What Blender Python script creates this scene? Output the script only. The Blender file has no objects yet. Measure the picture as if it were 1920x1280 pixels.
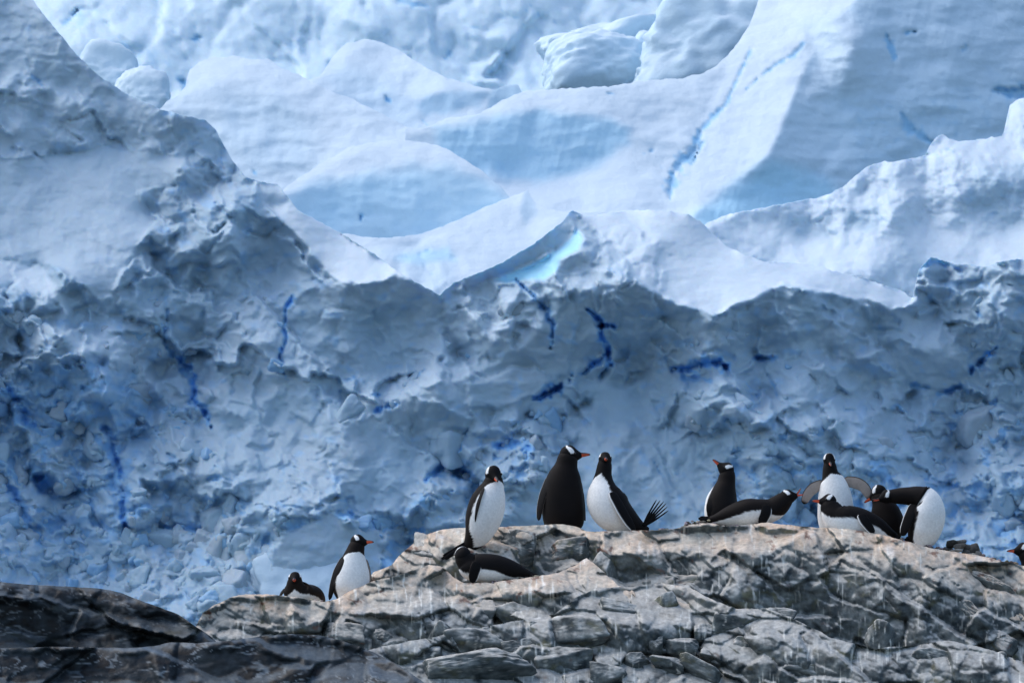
import bpy, math, random
import numpy as np
from mathutils import Vector

# ---------------------------------------------------------------- camera, sky, sun, exposure
scene = bpy.context.scene
COL = scene.collection
F = 8000.0                      # focal length in photo pixels (150 mm on a 36 mm sensor, 1920 px wide)
CAM = np.array([0.0, 0.0, 2.5])
PITCH = math.radians(7.0)

cd = bpy.data.cameras.new("camera")
cd.lens = 150.0; cd.sensor_width = 36.0; cd.sensor_fit = 'HORIZONTAL'
cd.clip_start = 0.5; cd.clip_end = 20000
cd.dof.use_dof = True; cd.dof.focus_distance = 40.5; cd.dof.aperture_fstop = 13.0
cam = bpy.data.objects.new("camera", cd); COL.objects.link(cam)
cam.location = CAM.tolist(); cam.rotation_euler = (math.pi/2 + PITCH, 0, 0)
scene.camera = cam

SUN_DIR = Vector((-0.55, 0.12, 0.82)).normalized()      # towards the sun
world = bpy.data.worlds.new("World"); scene.world = world; world.use_nodes = True
wn = world.node_tree
sky = wn.nodes.new('ShaderNodeTexSky'); sky.sky_type = 'NISHITA'; sky.sun_disc = False
sky.sun_elevation = math.asin(SUN_DIR.z); sky.sun_rotation = math.atan2(SUN_DIR.x, SUN_DIR.y)
sky.air_density = 1.0; sky.dust_density = 1.5; sky.ozone_density = 1.0; sky.altitude = 0
wn.links.new(sky.outputs[0], wn.nodes['Background'].inputs[0])
wn.nodes['Background'].inputs[1].default_value = 0.15

sd = bpy.data.lights.new("sun", 'SUN'); sd.energy = 1.1; sd.angle = math.radians(55); sd.color = (1.0, 0.94, 0.86)
sun = bpy.data.objects.new("sun", sd); COL.objects.link(sun)
sun.rotation_euler = SUN_DIR.to_track_quat('Z', 'Y').to_euler()

scene.view_settings.view_transform = 'Standard'; scene.view_settings.look = 'None'
scene.view_settings.exposure = 0.70; scene.view_settings.gamma = 1.0
scene.view_settings.use_curve_mapping = False
scene.render.engine = 'CYCLES'
scene.cycles.max_bounces = 8; scene.cycles.diffuse_bounces = 5
scene.cycles.use_denoising = True

# ---------------------------------------------------------------- geometry helpers
CT, ST = math.cos(PITCH), math.sin(PITCH)
def P(u, v, Y):
    """World point at distance Y seen at photo position (u, v)."""
    u = np.asarray(u, float); v = np.asarray(v, float); Y = np.asarray(Y, float)
    a = (u-960.0)/F; b = (640.0-v)/F
    dy = CT - b*ST; dz = ST + b*CT
    t = (Y-CAM[1])/dy
    return np.stack(np.broadcast_arrays(CAM[0]+t*a, Y+0*t, CAM[2]+t*dz), axis=-1)

def _hash(ix, iy, iz, seed):
    h = (ix.astype(np.int64)*374761393 + iy.astype(np.int64)*668265263 + iz.astype(np.int64)*2147483647 + seed*1274126177) & 0xFFFFFFFF
    h = ((h ^ (h >> 13))*1274126177) & 0xFFFFFFFF
    h = ((h ^ (h >> 16))*2246822519) & 0xFFFFFFFF
    return ((h ^ (h >> 15)) & 0xFFFFFF)/float(0xFFFFFF)

def gnoise(x, y, seed=0):
    """2D gradient noise about -1..1"""
    x = np.asarray(x, float); y = np.asarray(y, float)
    ix = np.floor(x); iy = np.floor(y); fx = x-ix; fy = y-iy
    ux = fx*fx*fx*(fx*(fx*6-15)+10); uy = fy*fy*fy*(fy*(fy*6-15)+10)
    z = np.zeros_like(ix)
    def g(a, b):
        th = _hash(ix+a, iy+b, z, seed)*2*math.pi
        return np.cos(th)*(fx-a)+np.sin(th)*(fy-b)
    n = (g(0,0)*(1-ux)+g(1,0)*ux)*(1-uy)+(g(0,1)*(1-ux)+g(1,1)*ux)*uy
    return n*1.6

def fbm(x, y, oct=4, seed=0, gain=0.5, mode=0):
    s = 0; a = 1.0; t = 0
    for o in range(oct):
        n = gnoise(x*2**o+17.3*o, y*2**o-9.1*o, seed+o*31)
        if mode == 1: n = 1-2*np.abs(n)          # ridged
        if mode == 2: n = 2*np.abs(n)-1          # billow
        s = s+a*n; t += a; a *= gain
    return s/t

def noise3(p, seed=0):
    i = np.floor(p); f = p-i; u = f*f*(3-2*f)
    r = 0
    for a in (0,1):
        for b in (0,1):
            for c in (0,1):
                w = (u[...,0] if a else 1-u[...,0])*(u[...,1] if b else 1-u[...,1])*(u[...,2] if c else 1-u[...,2])
                r = r+w*_hash(i[...,0]+a, i[...,1]+b, i[...,2]+c, seed)
    return r*2-1

def sstep(a, b, x):
    t = np.clip((x-a)/(b-a), 0, 1); return t*t*(3-2*t)

def worley(x, y, size, seed, jitter=0.95):
    """nearest cell: returns two random values per cell, and F2-F1"""
    X = x/size; Y = y/size
    ix = np.floor(X); iy = np.floor(Y); z = np.zeros_like(ix)
    d1 = np.full(X.shape, 9.0); d2 = np.full(X.shape, 9.0)
    ra = np.zeros(X.shape); rb = np.zeros(X.shape)
    for a in (-1,0,1):
        for b in (-1,0,1):
            cx = ix+a; cy = iy+b
            px = cx+0.5+jitter*(_hash(cx,cy,z,seed)-0.5); py = cy+0.5+jitter*(_hash(cx,cy,z,seed+7)-0.5)
            d = np.hypot(X-px, Y-py)
            near = d < d1
            d2 = np.where(near, d1, np.minimum(d2, d))
            ra = np.where(near, _hash(cx,cy,z,seed+13), ra); rb = np.where(near, _hash(cx,cy,z,seed+29), rb)
            d1 = np.where(near, d, d1)
    return ra, rb, d2-d1

def plates(x, y, size, seed, rot=0.0, stretch=(1.0,1.0), jitter=0.95):
    """fractured plates: per cell a random step and tilt. Returns step (-1..1), tilt height (-1..1), gap (F2-F1), dome (0..1)"""
    c, sn = math.cos(rot), math.sin(rot)
    X = (x*c+y*sn)/(size*stretch[0]); Y = (-x*sn+y*c)/(size*stretch[1])
    ix = np.floor(X); iy = np.floor(Y); z = np.zeros_like(ix)
    d1 = np.full(X.shape, 9.0); d2 = np.full(X.shape, 9.0); st = np.zeros(X.shape); tl = np.zeros(X.shape)
    for a in (-1,0,1):
        for b in (-1,0,1):
            cx = ix+a; cy = iy+b
            h1 = _hash(cx,cy,z,seed); h2 = _hash(cx,cy,z,seed+7)
            px = cx+0.5+jitter*(h1-0.5); py = cy+0.5+jitter*(h2-0.5)
            d = np.hypot(X-px, Y-py); near = d < d1
            d2 = np.where(near, d1, np.minimum(d2, d)); d1 = np.where(near, d, d1)
            t1 = (h1*7.31) % 1*2-1; t2 = (h2*9.17) % 1*2-1
            st = np.where(near, ((h1+h2)*5.7) % 1*2-1, st)
            tl = np.where(near, t1*(X-px)+t2*(Y-py), tl)
    return st, tl, d2-d1, np.clip(1-d1*d1*1.6, 0, 1)

def poly_sd(u, v, pts):
    """signed distance to polygon, positive inside"""
    pts = np.asarray(pts, float); n = len(pts)
    best = np.full(u.shape, 1e9); inside = np.zeros(u.shape, bool)
    for i in range(n):
        x0, y0 = pts[i]; x1, y1 = pts[(i+1) % n]
        dx, dy = x1-x0, y1-y0; L = dx*dx+dy*dy+1e-9
        t = np.clip(((u-x0)*dx+(v-y0)*dy)/L, 0, 1)
        best = np.minimum(best, np.hypot(u-x0-t*dx, v-y0-t*dy))
        c = ((y0 > v) != (y1 > v)) & (u < (x1-x0)*(v-y0)/(y1-y0+1e-12)+x0)
        inside ^= c
    return np.where(inside, best, -best)

def line_d(u, v, pts):
    """distance to polyline and interpolated third value (width)"""
    best = np.full(u.shape, 1e9); wv = np.zeros(u.shape)
    for i in range(len(pts)-1):
        x0, y0, w0 = pts[i]; x1, y1, w1 = pts[i+1]
        dx, dy = x1-x0, y1-y0; L = dx*dx+dy*dy+1e-9
        t = np.clip(((u-x0)*dx+(v-y0)*dy)/L, 0, 1)
        d = np.hypot(u-x0-t*dx, v-y0-t*dy)
        m = d < best
        best = np.where(m, d, best); wv = np.where(m, w0+t*(w1-w0), wv)
    return best, wv

def poisson(gx, gz, h, lam):
    """depth (px) whose gradient is (gx to the right, gz upwards); rows run downwards; screened by length lam (px)"""
    ny, nx = gx.shape
    rhs = np.zeros((ny, nx))
    fx = 0.5*(gx[:,1:]+gx[:,:-1]); fv = -0.5*(gz[1:]+gz[:-1])
    rhs[:,:-1] += fx; rhs[:,1:] -= fx; rhs[:-1] += fv; rhs[1:] -= fv
    rhs /= h
    big = np.concatenate([rhs, rhs[:,::-1]], 1); big = np.concatenate([big, big[::-1]], 0)
    kx = 2*np.pi*np.fft.fftfreq(2*nx); ky = 2*np.pi*np.fft.fftfreq(2*ny)
    lap = (2*np.cos(kx)[None,:]-2+2*np.cos(ky)[:,None]-2)/h**2
    sol = np.fft.ifft2(np.fft.fft2(big)/(lap-1.0/lam**2)).real
    return sol[:ny,:nx]

def blur(A, n):
    for _ in range(n):
        A = np.pad(A, 1, mode='edge')
        A = (A[:-2]+2*A[1:-1]+A[2:])/4; A = (A[:,:-2]+2*A[:,1:-1]+A[:,2:])/4
    return A

def bil(A, x, y):
    ny, nx = A.shape[:2]
    x = np.clip(x, 0, nx-1.001); y = np.clip(y, 0, ny-1.001)
    i = x.astype(int); j = y.astype(int); fx = x-i; fy = y-j
    return (A[j,i]*(1-fx)+A[j,i+1]*fx)*(1-fy)+(A[j+1,i]*(1-fx)+A[j+1,i+1]*fx)*fy

def grid_mesh(name, pts, col=None):
    """pts (rows, cols, 3) -> mesh with smooth quads and an optional colour per vertex"""
    r, c = pts.shape[:2]
    idx = np.arange(r*c).reshape(r, c)
    q = np.stack([idx[:-1,:-1], idx[1:,:-1], idx[1:,1:], idx[:-1,1:]], -1).reshape(-1, 4)
    return raw_mesh(name, pts.reshape(-1, 3), q, None if col is None else col.reshape(-1, 3))

def raw_mesh(name, v, q, col=None):
    me = bpy.data.meshes.new(name)
    k = q.shape[1]
    me.vertices.add(len(v)); me.vertices.foreach_set("co", np.asarray(v, np.float32).ravel())
    me.loops.add(q.size); me.loops.foreach_set("vertex_index", q.astype(np.int32).ravel())
    me.polygons.add(len(q)); me.polygons.foreach_set("loop_start", np.arange(0, q.size, k, dtype=np.int32))
    me.polygons.foreach_set("use_smooth", np.ones(len(q), bool))
    me.update(calc_edges=True)
    if col is not None:
        a = me.attributes.new("tint", 'FLOAT_COLOR', 'POINT')
        c4 = np.ones((len(v), 4), np.float32); c4[:,:3] = col
        a.data.foreach_set("color", c4.ravel())
    return me

def obj(name, me, mat, parent=None, label=None, cat=None, group=None, kind=None, loc=None):
    o = bpy.data.objects.new(name, me); COL.objects.link(o)
    if mat is not None and me is not None: me.materials.append(mat)
    if loc is not None: o.location = loc
    if parent is not None: o.parent = parent
    for k, val in (("label", label), ("category", cat), ("group", group), ("kind", kind)):
        if val: o[k] = val
    return o

# ---------------------------------------------------------------- materials
def tint_material(name, rough, spec, noise_scale, noise_amt, bump_scale, bump, sss=0.0, sss_rad=(0.3,0.6,1.0), aniso=(1,1,1), detail=6):
    m = bpy.data.materials.new(name); m.use_nodes = True
    nt = m.node_tree; b = nt.nodes['Principled BSDF']
    at = nt.nodes.new('ShaderNodeAttribute'); at.attribute_name = "tint"
    tc = nt.nodes.new('ShaderNodeTexCoord')
    mp = nt.nodes.new('ShaderNodeMapping'); mp.inputs['Scale'].default_value = aniso
    nt.links.new(tc.outputs['Object'], mp.inputs[0])
    n1 = nt.nodes.new('ShaderNodeTexNoise'); n1.inputs['Scale'].default_value = noise_scale; n1.inputs['Detail'].default_value = detail
    n1.inputs['Roughness'].default_value = 0.65
    nt.links.new(mp.outputs[0], n1.inputs['Vector'])
    mr = nt.nodes.new('ShaderNodeMapRange'); mr.inputs[1].default_value = 0.25; mr.inputs[2].default_value = 0.75
    mr.inputs[3].default_value = 1-noise_amt; mr.inputs[4].default_value = 1+noise_amt
    nt.links.new(n1.outputs['Fac'], mr.inputs[0])
    mx = nt.nodes.new('ShaderNodeVectorMath'); mx.operation = 'SCALE'
    nt.links.new(at.outputs['Color'], mx.inputs[0]); nt.links.new(mr.outputs[0], mx.inputs['Scale'])
    nt.links.new(mx.outputs[0], b.inputs['Base Color'])
    b.inputs['Roughness'].default_value = rough; b.inputs['Specular IOR Level'].default_value = spec
    n2 = nt.nodes.new('ShaderNodeTexNoise'); n2.inputs['Scale'].default_value = bump_scale; n2.inputs['Detail'].default_value = 8
    n2.inputs['Roughness'].default_value = 0.6
    nt.links.new(mp.outputs[0], n2.inputs['Vector'])
    bp = nt.nodes.new('ShaderNodeBump'); bp.inputs['Strength'].default_value = bump; bp.inputs['Distance'].default_value = 0.3/bump_scale
    nt.links.new(n2.outputs['Fac'], bp.inputs['Height']); nt.links.new(bp.outputs[0], b.inputs['Normal'])
    if sss > 0:
        b.inputs['Subsurface Weight'].default_value = sss; b.inputs['Subsurface Radius'].default_value = sss_rad
        b.inputs['Subsurface Scale'].default_value = 1.0
    return m

M_ICE = tint_material("glacier_ice", 0.6, 0.2, 2.2, 0.05, 2.5, 0.3, sss=0.22, sss_rad=(0.08,0.18,0.36))
M_SNOW = tint_material("firn_snow", 0.8, 0.1, 0.9, 0.04, 2.0, 0.4)
M_ROCK = tint_material("weathered_rock", 0.75, 0.3, 18, 0.38, 22, 0.8)
M_WET = tint_material("dark_wet_rock", 0.5, 0.2, 9, 0.4, 12, 0.5)
M_FEATHER = tint_material("plumage", 0.7, 0.12, 45, 0.14, 80, 0.4)
M_BILL = tint_material("bill_horn", 0.4, 0.4, 60, 0.12, 60, 0.1)
M_EYE = tint_material("eye_gloss", 0.1, 0.6, 5, 0.0, 5, 0.0)

# ---------------------------------------------------------------- relief surfaces
def crest_fn(pts):
    a = np.asarray(pts, float); o = np.argsort(a[:,0], kind='stable'); a = a[o]
    return lambda u: np.interp(u, a[:,0], a[:,1])

class Relief:
    """A steep surface: paints slopes over a face, integrates them to depth, meshes it from its crest down."""
    def __init__(s, u0, u1, v0, v1, h, Y0, crest, gz=0.3, gx=0.0, lean=0.0, lam=500):
        s.u0, s.u1, s.v0, s.v1, s.h, s.Y0, s.lam, s.lean = u0, u1, v0, v1, h, Y0, lam, lean
        s.px = Y0/F/CT
        uu = np.arange(u0, u1+h, h); vv = np.arange(v0, v1+h, h)
        s.U, s.V = np.meshgrid(uu, vv)
        s.gz = np.full(s.U.shape, float(gz)); s.gx = np.full(s.U.shape, float(gx))
        s.rough = np.ones(s.U.shape); s.crest = crest_fn(crest) if not callable(crest) else crest
        s.off = np.zeros(s.U.shape); s.snow = np.zeros(s.U.shape); s.blue = np.zeros(s.U.shape); s.cyan = np.zeros(s.U.shape)
        # a wobble so painted outlines are not drawn with a ruler
        s.WU = s.U+fbm(s.U/55, s.V/55, 4, 501)*14; s.WV = s.V+fbm(s.U/55, s.V/55, 4, 777)*14
    def area(s, pts, gz=None, gx=None, rough=None, snow=None, blue=None, cyan=None, off=0.0, soft=8, wob=1.0, w=1.0):
        uu = s.U*(1-wob)+s.WU*wob; vv = s.V*(1-wob)+s.WV*wob
        m = sstep(-soft, soft, poly_sd(uu, vv, pts))*w
        for nm, val in (('gz',gz),('gx',gx),('rough',rough),('snow',snow),('blue',blue),('cyan',cyan)):
            if val is not None: setattr(s, nm, getattr(s, nm)*(1-m)+val*m)
        s.off += off*m
        return m
    def crack(s, pts, depth=40, blue=1.0, wob=0.6, wmul=1.0, broken=True):
        uu = s.U*(1-wob)+s.WU*wob; vv = s.V*(1-wob)+s.WV*wob
        d, w = line_d(uu, vv, pts)
        w = np.maximum(w*wmul*(0.62+1.1*fbm(s.U/14, s.V/14, 3, 91)), 0.4)
        brk = sstep(-0.38, -0.05, fbm(s.U/24, s.V/24, 3, 92)) if broken else 1.0; m = (1-sstep(w*0.3, w*1.3, d))*(0.25+0.75*brk)
        s.off += depth*0.75*m; s.blue = np.maximum(s.blue, blue*(1-sstep(w*0.4, w*2.6, d))*(0.45+0.55*brk))
    def facets(s, size, amp, seed, bias=0.0, ax=1.0, az=1.0, stretch=(1,1), rot=0.0):
        wu = s.U+fbm(s.U/size, s.V/size, 3, seed+3)*size*0.35; wv = s.V+fbm(s.U/size, s.V/size, 3, seed+4)*size*0.35
        c, sn = math.cos(rot), math.sin(rot)
        xu = (wu*c+wv*sn)/stretch[0]; xv = (-wu*sn+wv*c)/stretch[1]
        ra, rb, f = worley(xu, xv, size, seed)
        s.gx += (ra*2-1)*amp*2.0*ax*s.rough; s.gz += ((rb*2-1)*az+bias)*amp*2.0*s.rough
    def round_crest(s, amp, dist):
        d = np.maximum(s.V-s.crest(s.U), 0); s.gz += amp*np.exp(-d/dist)
    def solve(s):
        s.gx = np.clip(s.gx, -3, 3); s.gz = np.clip(s.gz, -1.6, 5)
        d = poisson(s.gx, s.gz, s.h, s.lam)
        s.D = d - d.mean() + s.off + (s.v1-s.V)*s.lean
        s.SGZ = -np.gradient(s.D, s.h, axis=0); s.SGX = np.gradient(s.D, s.h, axis=1)
    def at(s, A, u, v): return bil(A, (u-s.u0)/s.h, (v-s.v0)/s.h)
    def Y(s, u, v): return s.Y0 + float(s.at(s.D, np.array([u*1.0]), np.array([v*1.0]))[0])*s.px
    def Yd(s, u, v):
        D, u0, v0, st = s.Dm
        return s.Y0+float(bil(D, np.array([(u-u0)/st]), np.array([(v-v0)/st]))[0])*s.px
    def mesh(s, name, step, colour, detail=None, rows=None, back=(3,8,18,40,90,160), drop=(-1.0,0.5,4,10,30,80), vb=None, rag=0.0, ragsize=14, cadd=None):
        u = np.arange(s.u0, s.u1+step, step)
        vc = s.crest(u)
        if rag: vc = vc + rag*fbm(u/ragsize, u*0+3.3, 4, 12)
        vb = s.v1 if vb is None else vb
        vr = np.arange(max(s.v0, vc.min()-step), vb+step, step)
        V = np.maximum(vr[:,None], vc[None,:]); U = np.broadcast_to(u[None,:], V.shape)
        held = vr[:,None] <= vc[None,:]
        D = s.at(s.D, U, V)
        A = {k: s.at(getattr(s, k), U, V) for k in ('rough','snow','blue','cyan','SGZ','SGX')}
        if detail is not None: D = D+detail(U, V, A)
        dv = np.maximum(np.gradient(V, axis=0), 0.4)
        A['nz'] = np.where(held, 1.0, -np.gradient(D, axis=0)/dv); A['nx'] = np.gradient(D, axis=1)/step
        C = colour(U, V, A)
        pts = P(U, V, s.Y0+D*s.px)
        s.yrange = (s.Y0+D.min()*s.px, s.Y0+D.max()*s.px)
        s.Dm = (D, u[0], vr[0], step)
        top = P(u, vc, s.Y0+np.take_along_axis(D, np.maximum(np.argmax(~held, axis=0)-1, 0)[None,:], 0)[0]*s.px)
        topc = np.take_along_axis(C, np.argmax(~held, axis=0)[None,:,None], 0)[0]
        ex = [top]
        for b_, d_ in zip(back, drop):
            q = top.copy(); q[:,1] += b_*s.px; q[:,2] -= d_*s.px; ex.append(q)
        ex = np.stack(ex[::-1], 0); exc = np.repeat(topc[None], len(ex), 0)
        r, c = V.shape; k = len(ex)
        idx = np.arange(r*c).reshape(r, c)
        q = np.stack([idx[:-1,:-1], idx[1:,:-1], idx[1:,1:], idx[:-1,1:]], -1)
        keep = ~(held[1:,:-1] & held[1:,1:])
        q = q[keep]
        ie = r*c+np.arange(k*c).reshape(k, c)
        qe = np.stack([ie[:-1,:-1], ie[1:,:-1], ie[1:,1:], ie[:-1,1:]], -1).reshape(-1, 4)
        q = np.concatenate([q, qe]); vv = np.concatenate([pts.reshape(-1,3), ex.reshape(-1,3)]); cc = np.concatenate([C.reshape(-1,3), exc.reshape(-1,3)])
        used = np.zeros(len(vv), bool); used[q.ravel()] = True
        re = np.cumsum(used)-1
        return raw_mesh(name, vv[used], re[q], cc[used])

# ---------------------------------------------------------------- sea
def make_sea():
    m = bpy.data.materials.new("sea_water"); m.use_nodes = True; nt = m.node_tree; b = nt.nodes['Principled BSDF']
    b.inputs['Base Color'].default_value = (0.02,0.05,0.065,1); b.inputs['Roughness'].default_value = 0.12
    n = nt.nodes.new('ShaderNodeTexNoise'); n.inputs['Scale'].default_value = 0.8; n.inputs['Detail'].default_value = 6
    bp = nt.nodes.new('ShaderNodeBump'); bp.inputs['Strength'].default_value = 0.5; bp.inputs['Distance'].default_value = 0.3
    tc = nt.nodes.new('ShaderNodeTexCoord'); nt.links.new(tc.outputs['Object'], n.inputs['Vector'])
    nt.links.new(n.outputs['Fac'], bp.inputs['Height']); nt.links.new(bp.outputs[0], b.inputs['Normal'])
    me = raw_mesh("sea", np.array([[-6000,-6000,0],[6000,-6000,0],[6000,6000,0],[-6000,6000,0]]), np.array([[0,1,2,3]]))
    obj("sea", me, m, kind="structure")
make_sea()

# ---------------------------------------------------------------- glacier
SNOW = np.array([0.62, 0.725, 0.81]); ICE = np.array([0.39, 0.53, 0.64]); PALE = np.array([0.48, 0.67, 0.81])
BLUE = np.array([0.09, 0.36, 0.84]); CYAN = np.array([0.44, 0.80, 1.0]); GREY = np.array([0.39,0.48,0.555])
def lerp(a, b, t): return a*(1-t[...,None])+b*t[...,None]

def ice_colour(base=ICE, blue_amt=1.0, speck=0.55, seed=0, dirt=0.5, mid=np.array([0.33,0.58,0.80])):
    def f(U, V, A):
        n1 = fbm(U/130, V/100, 4, 61+seed); n2 = fbm(U/34, V/26, 4, 71+seed)
        C = np.broadcast_to(base, U.shape+(3,)).copy()
        C = lerp(C, GREY, np.clip(0.5+n1*1.1, 0, 1)*dirt*(1-A['snow']))
        # pockets where clear old ice shows between the white crust
        p = sstep(0.10, 0.55, n2+0.25*n1+0.10*(A['rough']-1))*speck*(1-A['snow'])
        C = lerp(C, PALE*np.array([0.55,0.75,0.97]), np.clip(p, 0, 1))
        C = lerp(C, SNOW, np.clip(A['snow'], 0, 1))
        C = lerp(C, CYAN, np.clip(A['cyan'], 0, 1))
        b = A['blue']*blue_amt+0.35*fbm(U/20, V/16, 4, 81)*(A['blue'] > 0.02)
        C = lerp(C, mid, sstep(0.12, 0.65, b)); C = lerp(C, BLUE, sstep(0.6, 1.2, b)*0.9)
        return C
    return f

def build_back_wall():
    r = Relief(-260, 2180, -260, 560, 5, 225, [(-300,-250),(2300,-250)], gz=1.5, lam=700, lean=0.1)
    r.area([(330,-260),(560,-260),(620,90),(560,160),(330,100)], gx=0.25, soft=30)
    r.area([(360,-10),(350,70),(355,80),(480,110),(600,60),(560,-40)], gz=0.5, gx=-0.2, soft=12)
    r.area([(100,80),(330,70),(350,160),(300,210),(150,130)], gz=0.15, blue=0.25, soft=20)
    r.area([(220,60),(300,90),(300,190),(230,130)], blue=0.35, soft=10)
    r.area([(640,0),(800,0),(830,60),(825,120),(700,110),(640,60)], gz=0.7, gx=-0.1, soft=8)
    r.area([(880,-40),(1240,-40),(1200,40),(1050,80),(940,50)], gz=0.5, gx=0.3, soft=15)
    r.area([(820,60),(960,60),(1000,160),(880,160)], gz=0.7, soft=10, rough=1.6)
    r.facets(150, 0.30, 5)
    for pts, d in (([(112,58,3),(125,45,4),(140,25,4),(147,18,2)], 25), ([(230,110,10),(245,130,14)], 18), ([(872,66,4),(882,75,4)], 20), ([(355,80,3),(380,72,5)], 12),
                   ([(750,2,6),(800,12,4)], 15), ([(610,122,5),(618,116,3)], 15), ([(835,112,3),(845,98,4)], 15), ([(340,150,10),(352,172,8)], 25)):
        r.crack(pts, d, 0.8)
    r.solve()
    def det(U, V, A):
        wu = U+fbm(U/60, V/60, 3, 601)*22; wv = V+fbm(U/60, V/60, 3, 602)*22
        D = 0
        for size, so, to, sd_, gw in ((150, 9, 26, 611, 0.03), (70, 5, 12, 612, 0.04), (32, 2, 4, 613, 0.0)):
            st, tl, f, dm = plates(wu, wv, size, sd_, -0.5, (0.9,1.2))
            D = D+st*so+tl*to-dm*size*0.12
            if gw:
                g = (1-sstep(0.0, gw, f))*sstep(0.0, 0.3, fbm(U/90, V/90, 3, sd_+9))
                D = D+g*size*0.10; A['blue'] = np.maximum(A['blue'], g*0.45)
        pk = sstep(0.35, 0.6, fbm(wu/60, wv/60, 4, 620)+0.12*sstep(420, 150, U)); A['blue'] = np.maximum(A['blue'], pk*0.35)
        return (blur(D, 1)+fbm(U/40, V/40, 4, 5)*5+fbm(U/14, V/14, 3, 6)*1.4+pk*6)*A['rough']
    me = r.mesh("back_ice_wall", 4.5, ice_colour(np.array([0.59,0.745,0.85]), 0.8, 0.12, 3, 0.05), det)
    obj("back_ice_wall", me, M_ICE, kind="structure")
build_back_wall()

def build_dome_b():
    r = Relief(560, 1060, 40, 430, 4, 193, [(540,190),(575,152),(600,142),(612,125),(625,105),(650,82),(690,74),(720,80),(760,103),(800,127),(840,148),(900,163),(930,170),(950,160),(972,160),(985,185),(995,205),(1020,260),(1060,330)], gz=1.3, lam=400)
    r.snow[:] = 0.9; r.rough[:] = 0.25
    r.area([(630,120),(700,130),(760,180),(820,200),(800,240),(700,240),(620,190)], gz=0.5, gx=-0.3, snow=0.7, soft=20)
    r.area([(780,190),(850,170),(860,200),(800,220)], gz=0.15, gx=-0.4, snow=0.2, soft=5)
    r.area([(850,170),(930,175),(900,205),(845,210)], gz=0.2, gx=0.2, snow=0.2, soft=6)
    r.area([(925,165),(975,160),(985,190),(975,205),(920,205)], gz=0.1, gx=0.3, snow=0.1, soft=5)
    r.facets(60, 0.5, 21); r.round_crest(1.0, 12)
    r.crack([(720,178,3),(728,190,4)], 15, 0.9); r.crack([(796,228,3),(804,234,3)], 10, 0.8)
    r.solve()
    obj("snow_dome", r.mesh("snow_dome", 4, ice_colour(PALE, 0.9, 0.2, 5, 0.1), lambda U,V,A: fbm(U/50, V/30, 4, 15)*6+fbm(U/130, V/70, 3, 16)*14, rag=4, ragsize=16), M_SNOW, kind="structure")
build_dome_b()

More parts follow.
